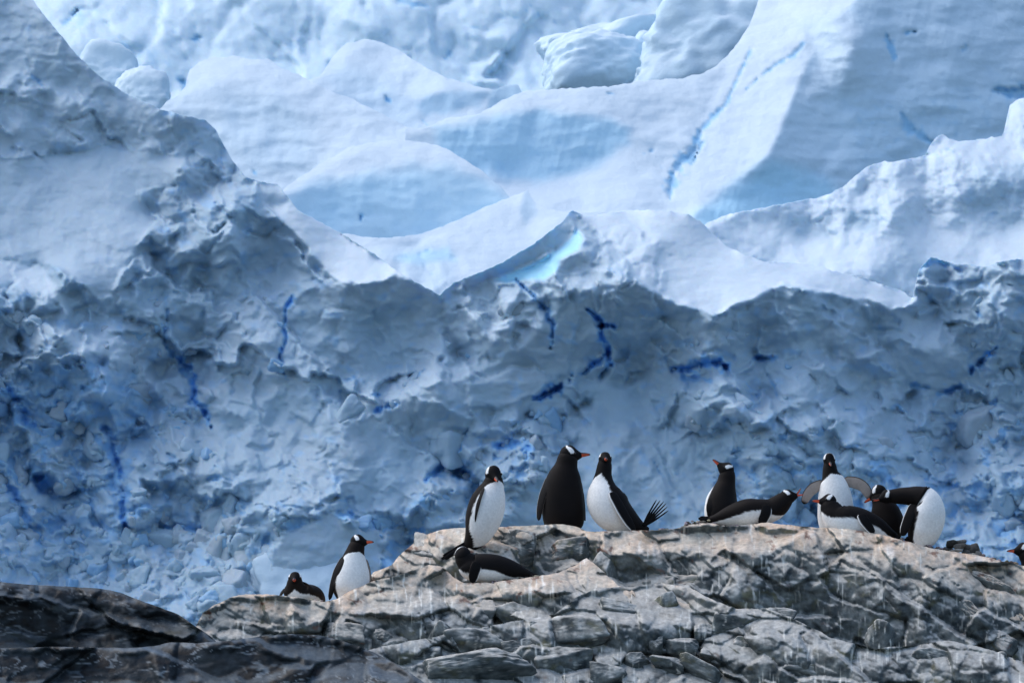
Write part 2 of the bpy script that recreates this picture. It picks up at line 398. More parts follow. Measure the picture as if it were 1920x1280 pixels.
def build_saddle():
    cr = [(800,240),(840,222),(900,214),(940,190),(980,172),(1060,166),(1150,162),(1200,152),(1280,147),(1320,137),(1345,122),(1365,105),(1385,80),(1405,48),(1418,15),(1428,-20),(1450,-80),(1480,-160),(1560,-250),(2180,-260)]
    r = Relief(760, 2180, -260, 480, 4, 180, cr, gz=1.6, gx=0.05, lam=600, lean=0.25)
    r.snow[:] = 1.0; r.rough[:] = 0.10
    r.area([(820,240),(900,222),(960,212),(1010,210),(1075,212),(1140,225),(1185,240),(1180,262),(1130,302),(1080,326),(1010,340),(960,337),(900,325),(820,330)], gz=-0.1, gx=-0.12, snow=0.0, rough=0.3, cyan=0.14, soft=14)
    r.area([(985,212),(1010,208),(1005,250),(975,260),(960,240)], gx=0.9, gz=0.1, blue=0.15, soft=5)
    r.area([(920,250),(960,255),(965,330),(930,330)], gx=0.35, blue=0.12, soft=8)
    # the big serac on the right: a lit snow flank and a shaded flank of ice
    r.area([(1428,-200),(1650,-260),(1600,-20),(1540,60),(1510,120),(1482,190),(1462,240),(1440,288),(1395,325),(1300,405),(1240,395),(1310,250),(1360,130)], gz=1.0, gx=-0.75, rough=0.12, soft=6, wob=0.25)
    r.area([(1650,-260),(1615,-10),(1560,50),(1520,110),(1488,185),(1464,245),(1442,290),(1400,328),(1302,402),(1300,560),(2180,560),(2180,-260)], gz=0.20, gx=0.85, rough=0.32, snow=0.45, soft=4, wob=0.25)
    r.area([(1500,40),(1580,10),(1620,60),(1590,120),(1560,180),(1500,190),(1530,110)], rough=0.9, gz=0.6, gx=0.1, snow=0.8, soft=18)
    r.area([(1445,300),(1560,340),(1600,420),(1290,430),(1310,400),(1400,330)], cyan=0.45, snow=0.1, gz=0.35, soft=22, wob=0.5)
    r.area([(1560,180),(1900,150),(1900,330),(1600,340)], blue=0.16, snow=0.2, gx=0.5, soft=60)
    r.facets(90, 0.7, 33); r.facets(34, 0.45, 35)
    r.crack([(1411,86,1.5),(1395,120,3),(1372,170,4),(1357,200,4),(1335,222,6),(1310,247,6)], 9, 0.6, wob=0.12, broken=False)
    r.crack([(1312,250,9),(1300,285,12),(1282,300,14),(1262,330,11),(1254,350,10),(1256,372,5)], 16, 0.6, wob=0.3, broken=False)
    r.crack([(1318,262,4),(1308,290,5),(1295,310,3)], 20, 0.6, wob=0.3, broken=False)
    r.crack([(1505,85,5),(1488,103,6),(1460,118,3),(1430,140,3),(1400,168,2)], 10, 0.65, wob=0.2, broken=False)
    r.crack([(1663,70,5),(1672,95,9),(1678,112,5)], 12, 0.75, wob=0.2, broken=False); r.crack([(1700,63,3),(1714,62,4)], 20, 0.8)
    r.crack([(1692,212,5),(1700,238,12),(1722,254,10),(1752,270,5)], 10, 0.65, wob=0.2, broken=False)
    r.crack([(1865,168,6),(1890,178,16),(1925,172,18),(1990,165,20)], 30, 0.55, wob=0.3, broken=False)
    r.crack([(1800,95,4),(1806,88,4)], 20, 0.6); r.crack([(1205,287,2),(1222,282,3)], 10, 0.5); r.crack([(1150,175,2),(1135,172,2)], 10, 0.5)
    r.round_crest(0.8, 10)
    r.solve()
    def det(U, V, A):
        fl = gnoise(U/9+V/30, V/160, 44)*1.3*np.clip(1-A['snow'], 0.15, 1)
        return fbm(U/16, V/9, 3, 28)*1.0+fbm(U/70, V/26, 4, 25)*6+fbm(U/160, V/80, 3, 27)*14+fl+fbm(U/22, V/22, 3, 26)*3*A['rough']
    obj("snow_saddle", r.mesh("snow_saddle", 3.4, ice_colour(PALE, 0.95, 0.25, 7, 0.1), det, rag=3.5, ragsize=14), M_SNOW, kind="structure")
    return r
SADDLE = build_saddle()

def build_dome_a():
    r = Relief(180, 960, 70, 640, 4, 184, [(180,330),(280,225),(310,195),(335,178),(350,160),(350.5,146),(356,130),(375,116),(400,108),(440,106),(470,111),(505,112),(530,128),(560,142),(600,162),(640,178),(700,205),(760,238),(820,262),(880,290),(960,340)], gz=1.05, gx=0.05, lam=500, lean=0.1)
    r.snow[:] = 0.95; r.rough[:] = 0.18
    r.area([(400,170),(520,180),(580,220),(590,330),(480,350),(400,260)], gz=0.45, gx=-0.1, snow=0.65, soft=35)
    r.area([(640,185),(760,240),(820,265),(720,262),(640,240)], gz=1.7, soft=20)
    r.area([(300,210),(360,150),(420,200),(400,260),(330,240)], gz=0.7, gx=-0.5, snow=0.8, soft=20)
    r.facets(80, 0.5, 41); r.facets(35, 0.3, 42); r.round_crest(1.0, 14)
    r.crack([(470,318,2),(478,322,3)], 15, 0.9)
    r.solve()
    def det(U, V, A):
        return fbm(U/16, V/9, 3, 38)*1.1+fbm(U/60, V/24, 4, 35)*7+fbm(U/140, V/70, 3, 37)*16+gnoise(U/13, V/120, 36)*2.6*np.clip(1-A['snow'], 0.1, 1)
    obj("snow_dome", r.mesh("snow_dome", 4, ice_colour(PALE, 0.9, 0.2, 9, 0.1), det, rag=4, ragsize=14), M_SNOW, kind="structure")
build_dome_a()

def build_dome_front():
    r = Relief(440, 1010, 240, 560, 4, 169, [(440,420),(500,380),(545,345),(580,322),(610,302),(650,280),(690,268),(740,263),(790,266),(830,276),(870,298),(900,318),(918,334),(940,352),(965,380),(1010,430)], gz=1.2, lam=450)
    r.snow[:] = 1.0; r.rough[:] = 0.12
    r.area([(440,420),(575,350),(600,338),(660,334),(720,325),(770,315),(850,316),(930,345),(990,420),(990,640),(440,640)], gz=0.06, gx=0.06, cyan=0.14, snow=0.3, rough=0.3, soft=20)
    r.area([(640,345),(720,330),(800,330),(780,360),(660,400),(610,440),(590,400)], gx=-0.25, cyan=0.22, soft=26)
    r.facets(90, 0.5, 51); r.facets(40, 0.4, 52); r.round_crest(0.9, 12)
    r.crack([(668,420,2),(674,408,3)], 15, 0.9)
    r.solve()
    obj("snow_dome", r.mesh("snow_dome", 4, ice_colour(PALE, 0.9, 0.2, 11, 0.1), lambda U,V,A: fbm(U/60, V/22, 4, 45)*5+fbm(U/130, V/60, 3, 47)*10+gnoise(U/16, V/90, 46)*1.5*(1-A['snow']), rag=3.5, ragsize=14), M_SNOW, kind="structure")
build_dome_front()

def build_wedge():
    """snow tongue that sweeps from the hollow up to the small pointed lip"""
    cr = [(430,380),(560,412),(600,425),(640,438),(680,444),(723,447),(760,444),(790,438),(830,425),(857,413),(885,400),(907,390),(950,373),(980,361),(990,358),(996,372),(1005,384),(1030,392),(1060,398),(1110,398),(1180,396),(1300,410),(1400,470)]
    r = Relief(430, 1400, 340, 700, 4, 161, cr, gz=1.5, lam=400, lean=0.1)
    r.snow[:] = 1.0; r.rough[:] = 0.15
    r.area([(985,352),(1000,372),(1010,400),(985,420),(975,395)], gz=0.2, gx=0.9, snow=0.6, soft=5, wob=0.3)
    r.area([(700,470),(800,450),(850,470),(850,520),(830,560),(760,520)], rough=1.1, snow=0.75, soft=15)
    r.area([(760,480),(830,462),(850,480),(800,495),(740,490)], cyan=0.3, snow=0.4, soft=8)
    r.facets(50, 0.5, 61); r.facets(22, 0.4, 62); r.round_crest(0.6, 10)
    for c in ([(742,485,3),(780,482,4)], [(795,500,4),(815,520,3)], [(770,487,3),(800,470,3),(815,460,2)], [(825,545,5),(840,535,4)]): r.crack(c, 10, 0.35)
    r.solve()
    obj("snow_tongue", r.mesh("snow_tongue", 4, ice_colour(PALE, 0.9, 0.2, 13, 0.1), lambda U,V,A: fbm(U/45, V/18, 4, 55)*4+fbm(U/120, V/50, 3, 57)*8+fbm(U/15,V/10,3,56)*2*A['rough'], rag=3.0, ragsize=14), M_SNOW, kind="structure")
build_wedge()

def build_right_ridge():
    cr = [(1270,470),(1300,436),(1335,413),(1370,402),(1400,396),(1460,384),(1530,372),(1560,362),(1585,348),(1600,335),(1615,322),(1640,306),(1690,302),(1735,293),(1745,272),(1755,258),(1768,252),(1780,262),(1800,266),(1830,263),(1880,256),(1887,232),(1893,200),(1905,188),(1930,180),(1980,160),(2180,120)]
    r = Relief(1270, 2180, 90, 720, 4, 160, cr, gz=0.75, lam=350, lean=0.15)
    r.snow[:] = 0.75; r.rough[:] = 1.1
    r.area([(1330,420),(1450,400),(1560,450),(1700,430),(1800,425),(1940,430),(1960,490),(1750,500),(1600,520),(1450,500)], gz=1.35, rough=0.3, snow=1.0, soft=25)
    r.area([(1450,400),(1530,400),(1570,440),(1500,450)], gz=0.2, gx=-0.4, snow=0.4, soft=12)
    r.area([(1590,400),(1650,385),(1640,430),(1590,425)], gz=0.0, gx=0.1, snow=0.2, soft=10)
    r.area([(1730,270),(1900,260),(1910,300),(1760,310)], gz=1.3, snow=1.0, rough=0.4, soft=10)
    r.area([(1830,320),(2000,290),(2000,420),(1850,420),(1800,370)], gz=0.0, snow=0.15, rough=1.0, soft=15)
    r.area([(1690,450),(1720,470),(1715,560),(1640,520)], gz=0.3, snow=0.6, rough=0.4, soft=10)
    r.facets(70, 0.6, 71); r.facets(32, 0.6, 72, bias=0.1); r.facets(16, 0.4, 73); r.round_crest(1.0, 12)
    for c in ([(1735,290,4),(1780,284,5),(1800,290,4)], [(1640,398,4),(1655,410,6)], [(1520,415,6),(1540,410,5)]): r.crack(c, 10, 0.3)
    r.solve()
    def det(U, V, A): return (fbm(U/30, V/20, 4, 65, mode=1)*6+fbm(U/11, V/9, 3, 66)*2.2)*np.clip(A['rough'], 0.2, 1.2)
    obj("broken_ice_ridge", r.mesh("broken_ice_ridge", 3, ice_colour(ICE, 0.9, 0.4, 15, 0.3), det, rag=4), M_ICE, kind="structure")
build_right_ridge()

def build_front_cliff():
    cr = [(-240,-260),(-60,-110),(40,-30),(75,20),(110,62),(150,110),(195,150),(240,178),(300,205),(350,218),(385,226),(405,243),(420,275),(435,300),(460,332),(482,340),(520,345),(538,368),(560,395),(600,417),(640,438),(700,475),(750,512),(800,540),(825,553),(850,530),(890,515),(940,493),(1000,458),(1050,420),(1073,394),(1095,405),(1130,402),(1180,395),(1240,394),(1290,402),(1313,415),(1363,463),(1430,490),(1513,495),(1613,520),(1690,545),(1712,560),(1722,508),(1745,482),(1790,495),(1850,500),(1885,488),(1980,483),(2180,470)]
    r = Relief(-240, 2180, -260, 1260, 4, 150, cr, gz=0.26, lam=420, lean=0.12)
    A = r.area
    # left flank above the terrace
    A([(-240,-260),(60,-40),(300,205),(330,280),(200,270),(-240,300)], gz=0.36, gx=0.18, rough=0.28, snow=0.25, soft=20)
    A([(-240,140),(60,150),(170,190),(270,250),(280,285),(160,290),(60,240),(-240,280)], gz=0.55, gx=0.1, rough=0.75, snow=0.4, soft=20)
    A([(90,262),(130,270),(180,275),(165,288),(140,292),(110,285)], gz=-0.3, blue=0.3, soft=5)
    A([(300,205),(385,226),(420,275),(410,300),(330,275),(295,262)], gz=0.05, gx=0.05, rough=0.6, soft=10)
    # dark bluff right of the terrace
    A([(350,300),(420,275),(482,345),(547,430),(617,513),(640,532),(560,560),(470,540),(380,480),(330,450),(295,415),(265,365),(320,345)], gz=0.02, gx=0.12, rough=1.0, soft=12)
    A([(395,560),(470,500),(560,540),(545,620),(600,720),(640,800),(560,830),(430,700)], gz=0.45, gx=-0.25, rough=0.8, snow=0.25, soft=20)
    A([(440,450),(520,440),(590,520),(560,545),(480,500)], gz=0.05, rough=0.5, soft=12)
    # left snow terrace, its snow tone dulled to paint in the shade
    A([(-240,300),(40,300),(130,292),(200,277),(300,285),(352,301),(332,320),(318,350),(258,362),(268,380),(292,410),(280,430),(262,455),(240,490),(222,520),(210,555),(180,562),(165,545),(140,520),(100,495),(85,490),(-240,480)], gz=0.7, gx=0.08, rough=0.18, snow=0.45, soft=3, wob=0.5)
    A([(-240,480),(40,495),(95,500),(118,560),(122,590),(90,560),(40,540),(-240,560)], gz=1.1, rough=0.4, snow=0.8, soft=8)
    A([(-240,560),(40,545),(90,570),(120,600),(140,660),(60,720),(-240,700)], gz=0.0, gx=0.2, rough=1.3, soft=15)
    A([(130,620),(210,610),(230,650),(300,720),(240,740),(150,680)], gz=0.8, rough=0.7, snow=0.5, soft=12)
    # blue hollows on the left
    A([(-240,700),(0,720),(90,680),(160,665),(250,690),(300,760),(280,830),(120,830),(60,790),(-240,800)], gz=-0.2, rough=1.0, blue=0.38, off=45, soft=14)
    A([(-240,800),(60,800),(80,860),(60,960),(-240,930)], blue=0.2, off=10, soft=20)
    A([(66,890),(90,880),(118,910),(100,932),(75,925)], off=60, blue=1.0, soft=5)
    A([(150,830),(215,820),(245,900),(240,1010),(90,1030),(70,960)], blue=0.3, rough=1.0, off=18, soft=18)
    A([(270,900),(340,915),(420,945),(400,1000),(290,995)], gz=-0.25, blue=0.3, off=30, soft=8, rough=0.7)
    # snow wedge above the strata
    A([(482,338),(540,365),(640,436),(750,510),(828,556),(770,523),(738,514),(715,528),(660,530),(640,530),(617,513),(580,467),(547,430),(500,385)], gz=1.25, gx=-0.1, rough=0.06, snow=1.0, soft=3, wob=0.25)
    A([(480,338),(525,342),(540,372),(520,385),(495,375)], gz=0.15, gx=0.1, rough=0.2, snow=0.4, soft=6)
    st = A([(560,548),(640,530),(715,529),(740,515),(826,556),(832,600),(800,650),(740,690),(640,712),(575,655),(532,600)], gz=-0.12, gx=0.05, rough=0.45, soft=6)
    # centre
    A([(840,565),(930,525),(985,560),(1030,595),(1008,625),(960,650),(900,690),(830,735),(770,780),(700,800),(640,760),(740,700),(830,610)], gz=0.75, gx=-0.1, rough=0.9, snow=0.45, soft=12)
    A([(1008,622),(1050,575),(1082,545),(1112,560),(1122,640),(1085,700),(1060,770),(960,775),(890,760),(900,700),(960,652)], gz=-0.25, gx=-0.2, rough=0.3, soft=9)
    A([(640,790),(800,730),(900,700),(1000,690),(1060,720),(960,760),(850,830),(830,900),(700,880)], gz=0.0, gx=0.25, rough=0.5, soft=14)
    A([(880,720),(950,695),(1010,690),(1040,712),(1000,745),(930,765),(880,765)], gz=0.25, gx=-0.1, rough=0.15, soft=4, off=-14)
    A([(1073,400),(1110,415),(1170,460),(1205,520),(1150,545),(1082,545),(1020,560),(940,525),(1000,490),(1060,445)], gz=0.4, gx=0.2, rough=0.9, snow=0.3, soft=10)
    # the overhanging slab; light through the ice below it is painted cyan
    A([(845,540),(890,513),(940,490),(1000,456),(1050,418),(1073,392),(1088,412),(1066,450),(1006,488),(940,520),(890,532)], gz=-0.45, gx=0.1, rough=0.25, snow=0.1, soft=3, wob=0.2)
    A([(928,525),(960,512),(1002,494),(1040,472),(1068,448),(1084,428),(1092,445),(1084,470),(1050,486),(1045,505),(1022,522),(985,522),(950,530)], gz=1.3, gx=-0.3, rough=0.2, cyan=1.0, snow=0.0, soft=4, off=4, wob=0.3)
    # snow apron
    A([(1090,400),(1130,398),(1180,390),(1240,390),(1290,398),(1316,413),(1365,461),(1430,486),(1513,491),(1613,516),(1700,545),(1716,558),(1708,568),(1673,579),(1630,573),(1563,549),(1513,541),(1467,532),(1440,548),(1415,562),(1380,573),(1343,588),(1280,572),(1240,556),(1195,520),(1170,480),(1130,440),(1100,420)], gz=1.45, gx=0.0, rough=0.06, snow=1.0, soft=4, wob=0.3)
    A([(1130,440),(1200,430),(1260,470),(1240,540),(1190,510)], gz=0.9, rough=0.4, snow=0.85, soft=20)
    # beneath the apron
    A([(1085,548),(1195,535),(1280,575),(1343,591),(1415,565),(1467,536),(1563,553),(1673,583),(1713,570),(1725,640),(1650,650),(1560,640),(1480,660),(1330,650),(1150,640)], gz=-0.42, gx=0.0, rough=0.75, soft=6)
    A([(1480,600),(1600,610),(1620,660),(1500,680)], gz=-0.2, gx=0.3, rough=0.5, soft=15)
    A([(1690,590),(1760,590),(1800,660),(1820,690),(1760,680),(1700,640)], gz=0.9, rough=0.5, snow=0.5, soft=10)
    A([(1660,660),(1760,660),(1825,695),(1800,740),(1700,730)], gz=-0.6, gx=0.15, rough=0.2, soft=8)
    A([(1130,640),(1300,640),(1420,660),(1400,700),(1200,720)], gz=-0.35, rough=0.9, off=10, soft=15)
    A([(1850,560),(2180,540),(2180,760),(1880,720),(1830,640)], gz=-0.1, rough=1.2, soft=20)
    A([(1440,680),(1660,700),(1740,790),(1640,850),(1460,800)], gz=0.45, rough=0.8, snow=0.2, soft=25)
    A([(1100,720),(1200,720),(1210,790),(1120,800)], gz=0.3, gx=0.2, rough=0.2, soft=10)
    A([(1080,790),(1220,780),(1330,820),(1340,1000),(1080,1000)], gz=0.2, gx=0.0, rough=0.3, soft=30)
    A([(1000,900),(1100,890),(1120,1000),(940,1000)], gz=0.05, rough=0.2, soft=20)
    # lower left: tumbled ice and slabs
    A([(430,700),(640,760),(660,900),(560,960),(430,900),(380,800)], gz=0.4, gx=-0.1, rough=0.5, snow=0.05, soft=30)
    A([(620,820),(700,800),(790,890),(760,960),(650,960)], gz=0.35, gx=0.25, rough=0.3, soft=15)
    A([(-240,900),(10,905),(45,990),(90,1040),(140,1060),(120,1160),(-240,1160)], gz=0.75, gx=0.25, rough=0.7, snow=0.25, soft=8)
    A([(90,1030),(240,1005),(420,995),(500,1060),(480,1180),(120,1180)], gz=0.5, rough=0.7, snow=0.0, soft=15)
    A([(500,1030),(520,1012),(560,990),(610,966),(630,965),(650,985),(700,1000),(720,1090),(640,1150),(505,1130),(495,1080)], gz=0.12, gx=-0.12, rough=0.18, snow=0.15, soft=4, off=-26)
    A([(430,1000),(500,960),(515,1010),(495,1090),(470,1100)], blue=0.3, gz=0.2, off=15, rough=0.5, soft=12)
    A([(820,1000),(1100,985),(1100,1040),(800,1040)], gz=0.05, rough=0.2, soft=20)
    r.facets(110, 0.40, 101); r.facets(46, 0.52, 102, bias=0.05); r.facets(20, 0.50, 103); 
    r.gz = 0.26+(r.gz-0.26)*1.7; r.gx *= 1.5
    # strata
    r.gz += st*0.9*gnoise(r.U/300, (r.WV+fbm(r.U/90,r.V/90,3,8)*14)/6.5, 88)
    r.round_crest(0.7, 8)
    K = r.crack
    K([(310,555,3),(311,600,4),(309,645,4)], 18, 0.5)
    K([(312,650,4),(330,668,9),(350,690,11),(362,715,9),(366,735,5),(360,748,7),(378,762,8),(392,790,6),(397,806,3)], 40, 1.0)
    K([(548,556,6),(537,575,5),(535,600,4),(530,640,5),(523,670,3),(530,700,2),(545,718,1.5)], 26, 0.9)
    K([(968,524,3),(985,540,4),(1002,556,5),(1022,580,7),(1036,608,7),(1037,630,5),(1033,655,2)], 34, 0.8, wob=0.3)
    K([(1102,580,4),(1122,596,7),(1128,612,9),(1150,611,6)], 45, 1.0, wob=0.3)
    K([(1125,612,6),(1128,640,8),(1140,662,7),(1118,680,7),(1100,688,6),(1088,700,5)], 40, 1.0)
    K([(1140,662,5),(1140,682,6),(1125,700,5),(1120,715,3)], 36, 0.9)
    K([(1000,747,4),(1025,738,10),(1045,728,12),(1050,722,6)], 70, 1.1, wob=0.2)
    K([(1068,712,4),(1074,700,4)], 25, 0.8)
    K([(700,778,4),(718,765,7),(732,756,6),(745,752,2)], 35, 1.0); K([(700,742,4),(712,738,4)], 20, 0.8)
    K([(768,708,3),(785,700,5),(800,690,4)], 30, 0.9); K([(640,712,6),(662,708,4)], 25, 0.7)
    K([(1262,690,5),(1300,690,12),(1340,678,16),(1360,688,10)], 50, 1.0); K([(1285,705,8),(1330,715,5)], 30, 0.7)
    K([(1412,674,4),(1425,672,7),(1452,668,5)], 30, 0.9); K([(1440,700,3),(1455,740,4)], 12, 0.5)
    K([(1815,700,5),(1830,682,9),(1850,665,9),(1868,655,5)], 45, 1.0); K([(1765,738,6),(1790,728,8),(1812,730,7)], 40, 0.9)
    K([(1710,722,5),(1745,732,4)], 20, 0.7); K([(1835,600,6),(1832,580,3)], 20, 0.6); K([(1720,500,6),(1760,490,8),(1800,505,5)], 20, 0.5)
    K([(1815,810,5),(1850,780,8),(1870,750,4)], 20, 0.6)
    K([(800,898,4),(820,885,9),(842,865,9),(865,830,4),(880,800,2)], 30, 0.9); K([(858,885,12),(880,890,8)], 35, 0.9)
    K([(930,838,10),(965,828,13),(990,838,9),(985,858,6)], 38, 0.9); K([(840,925,3),(850,915,4)], 20, 0.9)
    K([(490,1095,10),(500,1060,10),(495,1020,7),(505,1000,3)], 25, 0.5)
    K([(5,720,8),(25,745,14),(50,790,10),(65,800,6)], 30, 0.9)
    K([(195,805,6),(215,850,9),(235,900,8),(228,960,10),(236,1000,7)], 34, 0.85)
    K([(5,890,8),(30,940,12),(60,990,12),(85,1025,8)], 30, 0.75); K([(110,760,8),(120,790,10)], 30, 0.9)
    K([(640,968,7),(658,962,8)], 30, 0.9); K([(1255,910,3),(1228,870,4)], 10, 0.5); K([(300,985,6),(360,992,7),(390,990,4)], 25, 0.8)
    K([(1440,560,4),(1700,640,3)], 0, 0.0); K([(390,1065,4),(395,1045,5)], 18, 0.5); K([(160,1065,5),(180,1075,5)], 15, 0.5)
    K([(405,380,5),(440,410,6),(450,440,3)], 14, 0.35); K([(60,140,3),(75,165,3)], 8, 0.5); K([(330,770,3),(300,740,3)], 10, 0.4)
    r.solve()
    def det(U, V, A):
        R = np.clip((A['rough']-0.10)*1.1, 0.0, 1.3)
        wu = U+fbm(U/60, V/60, 4, 301)*30; wv = V+fbm(U/60, V/60, 4, 302)*30
        D = 0
        low = sstep(760, 960, V+60*fbm(U/120, V/120, 3, 307))
        for size, so, to, seed, rot, strz, gw in ((190, 9, 40, 310, 0.7, (1.3,0.8), 0.0), (95, 14, 30, 311, 0.5, (1.3,0.8), 0.0), (46, 11, 17, 312, -0.4, (1.2,0.85), 0.04), (22, 4.0, 6.5, 313, 0.3, (1.2,0.8), 0.0), (11, 1.3, 2.0, 314, 0.0, (1.2,0.85), 0.0)):
            st, tl, f, dm = plates(wu, wv, size, seed, rot, strz)
            D = D+(st*so+tl*to*(1-0.3*low)-dm*min(size,60)*0.30*(0.2+0.8*low))
            if gw:
                g = (1-sstep(0.0, gw, f))*sstep(0.0, 0.35, fbm(U/90, V/70, 3, seed+40)+0.04+0.2*low)
                D = D+g*size*0.16; A['blue'] = np.maximum(A['blue'], g*0.6*np.clip(R-0.2, 0, 1))
        a = fbm(wu/30, wv/18, 5, 303, 0.5)*6.5
        # hollows where the white crust has fallen away from clear old ice
        zone = np.clip(0.10+0.30*low+0.45*sstep(330, 80, U)*sstep(620, 700, V)+0.08*sstep(1050, 1250, U)*sstep(620, 720, V)+0.15*sstep(650, 760, V), 0, 0.62)
        pk = sstep(0.52, 0.80, fbm(wu/48, wv/30, 5, 330, 0.55)*0.9+zone)
        A['blue'] = np.maximum(A['blue'], pk*0.52*np.clip(R, 0, 1)); a = a+pk*14
        # faint layering
        lay = gnoise(U/260, (wv+0.35*U*np.sin(U/700))/7.0, 331)*1.6*sstep(-0.1, 0.4, fbm(U/160, V/110, 2, 332))
        return (blur(D, 1)+a+lay)*R + fbm(U/60, V/26, 4, 306)*3+fbm(U/16, V/8, 3, 308)*0.9
    obj("glacier_cliff", r.mesh("glacier_cliff", 2.5, ice_colour(ICE, 1.0, 0.5, 0, 0.6, np.array([0.26,0.48,0.73])), det, rag=3.0, ragsize=9), M_ICE, kind="structure")
    return r
CLIFF = build_front_cliff()

# ---------------------------------------------------------------- ice blocks below the back wall
def ico(sub):
    t = (1+5**0.5)/2
    v = [(-1,t,0),(1,t,0),(-1,-t,0),(1,-t,0),(0,-1,t),(0,1,t),(0,-1,-t),(0,1,-t),(t,0,-1),(t,0,1),(-t,0,-1),(-t,0,1)]
    f = [(0,11,5),(0,5,1),(0,1,7),(0,7,10),(0,10,11),(1,5,9),(5,11,4),(11,10,2),(10,7,6),(7,1,8),(3,9,4),(3,4,2),(3,2,6),(3,6,8),(3,8,9),(4,9,5),(2,4,11),(6,2,10),(8,6,7),(9,8,1)]
    v = [np.array(p, float)/np.linalg.norm(p) for p in v]
    for _ in range(sub):
        cache = {}; nf = []
        def mid(a, b):
            k = (min(a,b), max(a,b))
            if k not in cache:
                m = v[a]+v[b]; v.append(m/np.linalg.norm(m)); cache[k] = len(v)-1
            return cache[k]
        for a, b, c in f:
            x, y, z = mid(a,b), mid(b,c), mid(c,a); nf += [(a,x,z),(b,y,x),(c,z,y),(x,y,z)]
        f = nf
    return np.array(v), np.array(f)
ICO3 = ico(3); ICO4 = ico(4); ICO2 = ico(2)

def block_shape(seed, planes=14, soft=18.0, noise=0.05, base=ICO4, nf=2.5):
    """a boulder: a sphere cut by random planes, edges worn round"""
    rng = np.random.default_rng(seed)
    d, f = base
    n = rng.normal(size=(planes, 3)); n /= np.linalg.norm(n, axis=1)[:,None]
    n = np.concatenate([n, [[0,0,1],[0,0,-1],[1,0,0],[-1,0,0],[0,-1,0],[0,1,0]]])
    n[-6:] += rng.normal(size=(6,3))*0.22; n /= np.linalg.norm(n, axis=1)[:,None]
    o = rng.uniform(0.72, 1.05, len(n))
    dots = d@n.T
    inv = np.maximum(dots, 0.02)/o
    r = 1.0/(np.sum(inv**soft, axis=1)**(1/soft))
    r = r*(1+noise*noise3(d*nf+seed*3.1, seed)+noise*0.6*noise3(d*nf*2.7+seed, seed+5)+noise*0.35*noise3(d*nf*6+seed, seed+6))
    p = d*r[:,None]
    lo, hi = p.min(0), p.max(0)
    return (p-(lo+hi)/2)/((hi-lo)/2), f

def vert_normals(p, f):
    n = np.zeros_like(p); fn = np.cross(p[f[:,1]]-p[f[:,0]], p[f[:,2]]-p[f[:,0]])
    for k in range(3): np.add.at(n, f[:,k], fn)
    return n/np.maximum(np.linalg.norm(n, axis=1), 1e-9)[:,None]

def ice_block(seed, u, v, w, h, Y, label, roll=0.0, depth=0.8, snow=0.5, base=None, group="ice blocks below the back ice wall"):
    p, f = block_shape(seed, 9, 7.0, 0.12, nf=1.8)
    s = Y/F
    p = p*np.array([w/2*s, max(w,h)/2*s*depth, h/2*s])
    c, sn = math.cos(roll), math.sin(roll)
    p = np.stack([p[:,0]*c-p[:,2]*sn, p[:,1], p[:,0]*sn+p[:,2]*c], 1)
    b = math.radians(32); p = np.stack([p[:,0], p[:,1]*math.cos(b)+p[:,2]*math.sin(b), -p[:,1]*math.sin(b)+p[:,2]*math.cos(b)], 1)
    n = vert_normals(p, f)
    here = P(u, v+14, Y)
    up = sstep(0.25, 0.75, n[:,2]+0.25*noise3(p*0.7+seed, 3))
    C = lerp(np.broadcast_to(np.array([0.53,0.70,0.82]) if base is None else base, p.shape), SNOW, up*snow+0.2)
    obj("ice_block", raw_mesh("ice_block", p, f, C), M_SNOW, label=label, cat="ice block", group=group, loc=here.tolist())

for i, a in enumerate([
    (1125, 132, 185, 125, 208, "large blue-faced rounded ice block resting on the snow saddle, below the top", 0.0),
    (1122, 78, 200, 110, 213, "flat-topped pale ice block behind the large blue-faced rounded block", 0.05),
    (1330, 110, 270, 170, 205, "wide pale ice block with smooth sloping face left of the big snow flank", 0.12),
    (1312, 30, 130, 100, 211, "small pale ice block at the top edge beside the big snow flank", 0.0),
    (1238, 85, 80, 90, 210, "little tilted ice block between the flat-topped block and the wide pale block", 0.3),
    (1240, 142, 90, 44, 205, "low snowy ice block at the right foot of the large blue-faced block", 0.0),
    (205, 145, 130, 110, 212, "pale ragged ice block behind the steep left snow edge", -0.2),
    (262, 180, 110, 110, 209, "rounded ice block low beside the leftmost snow dome", -0.3)]):
    ice_block(900+i, a[0], a[1], a[2]*1.22, a[3]*1.2, *a[4:6], roll=a[6])

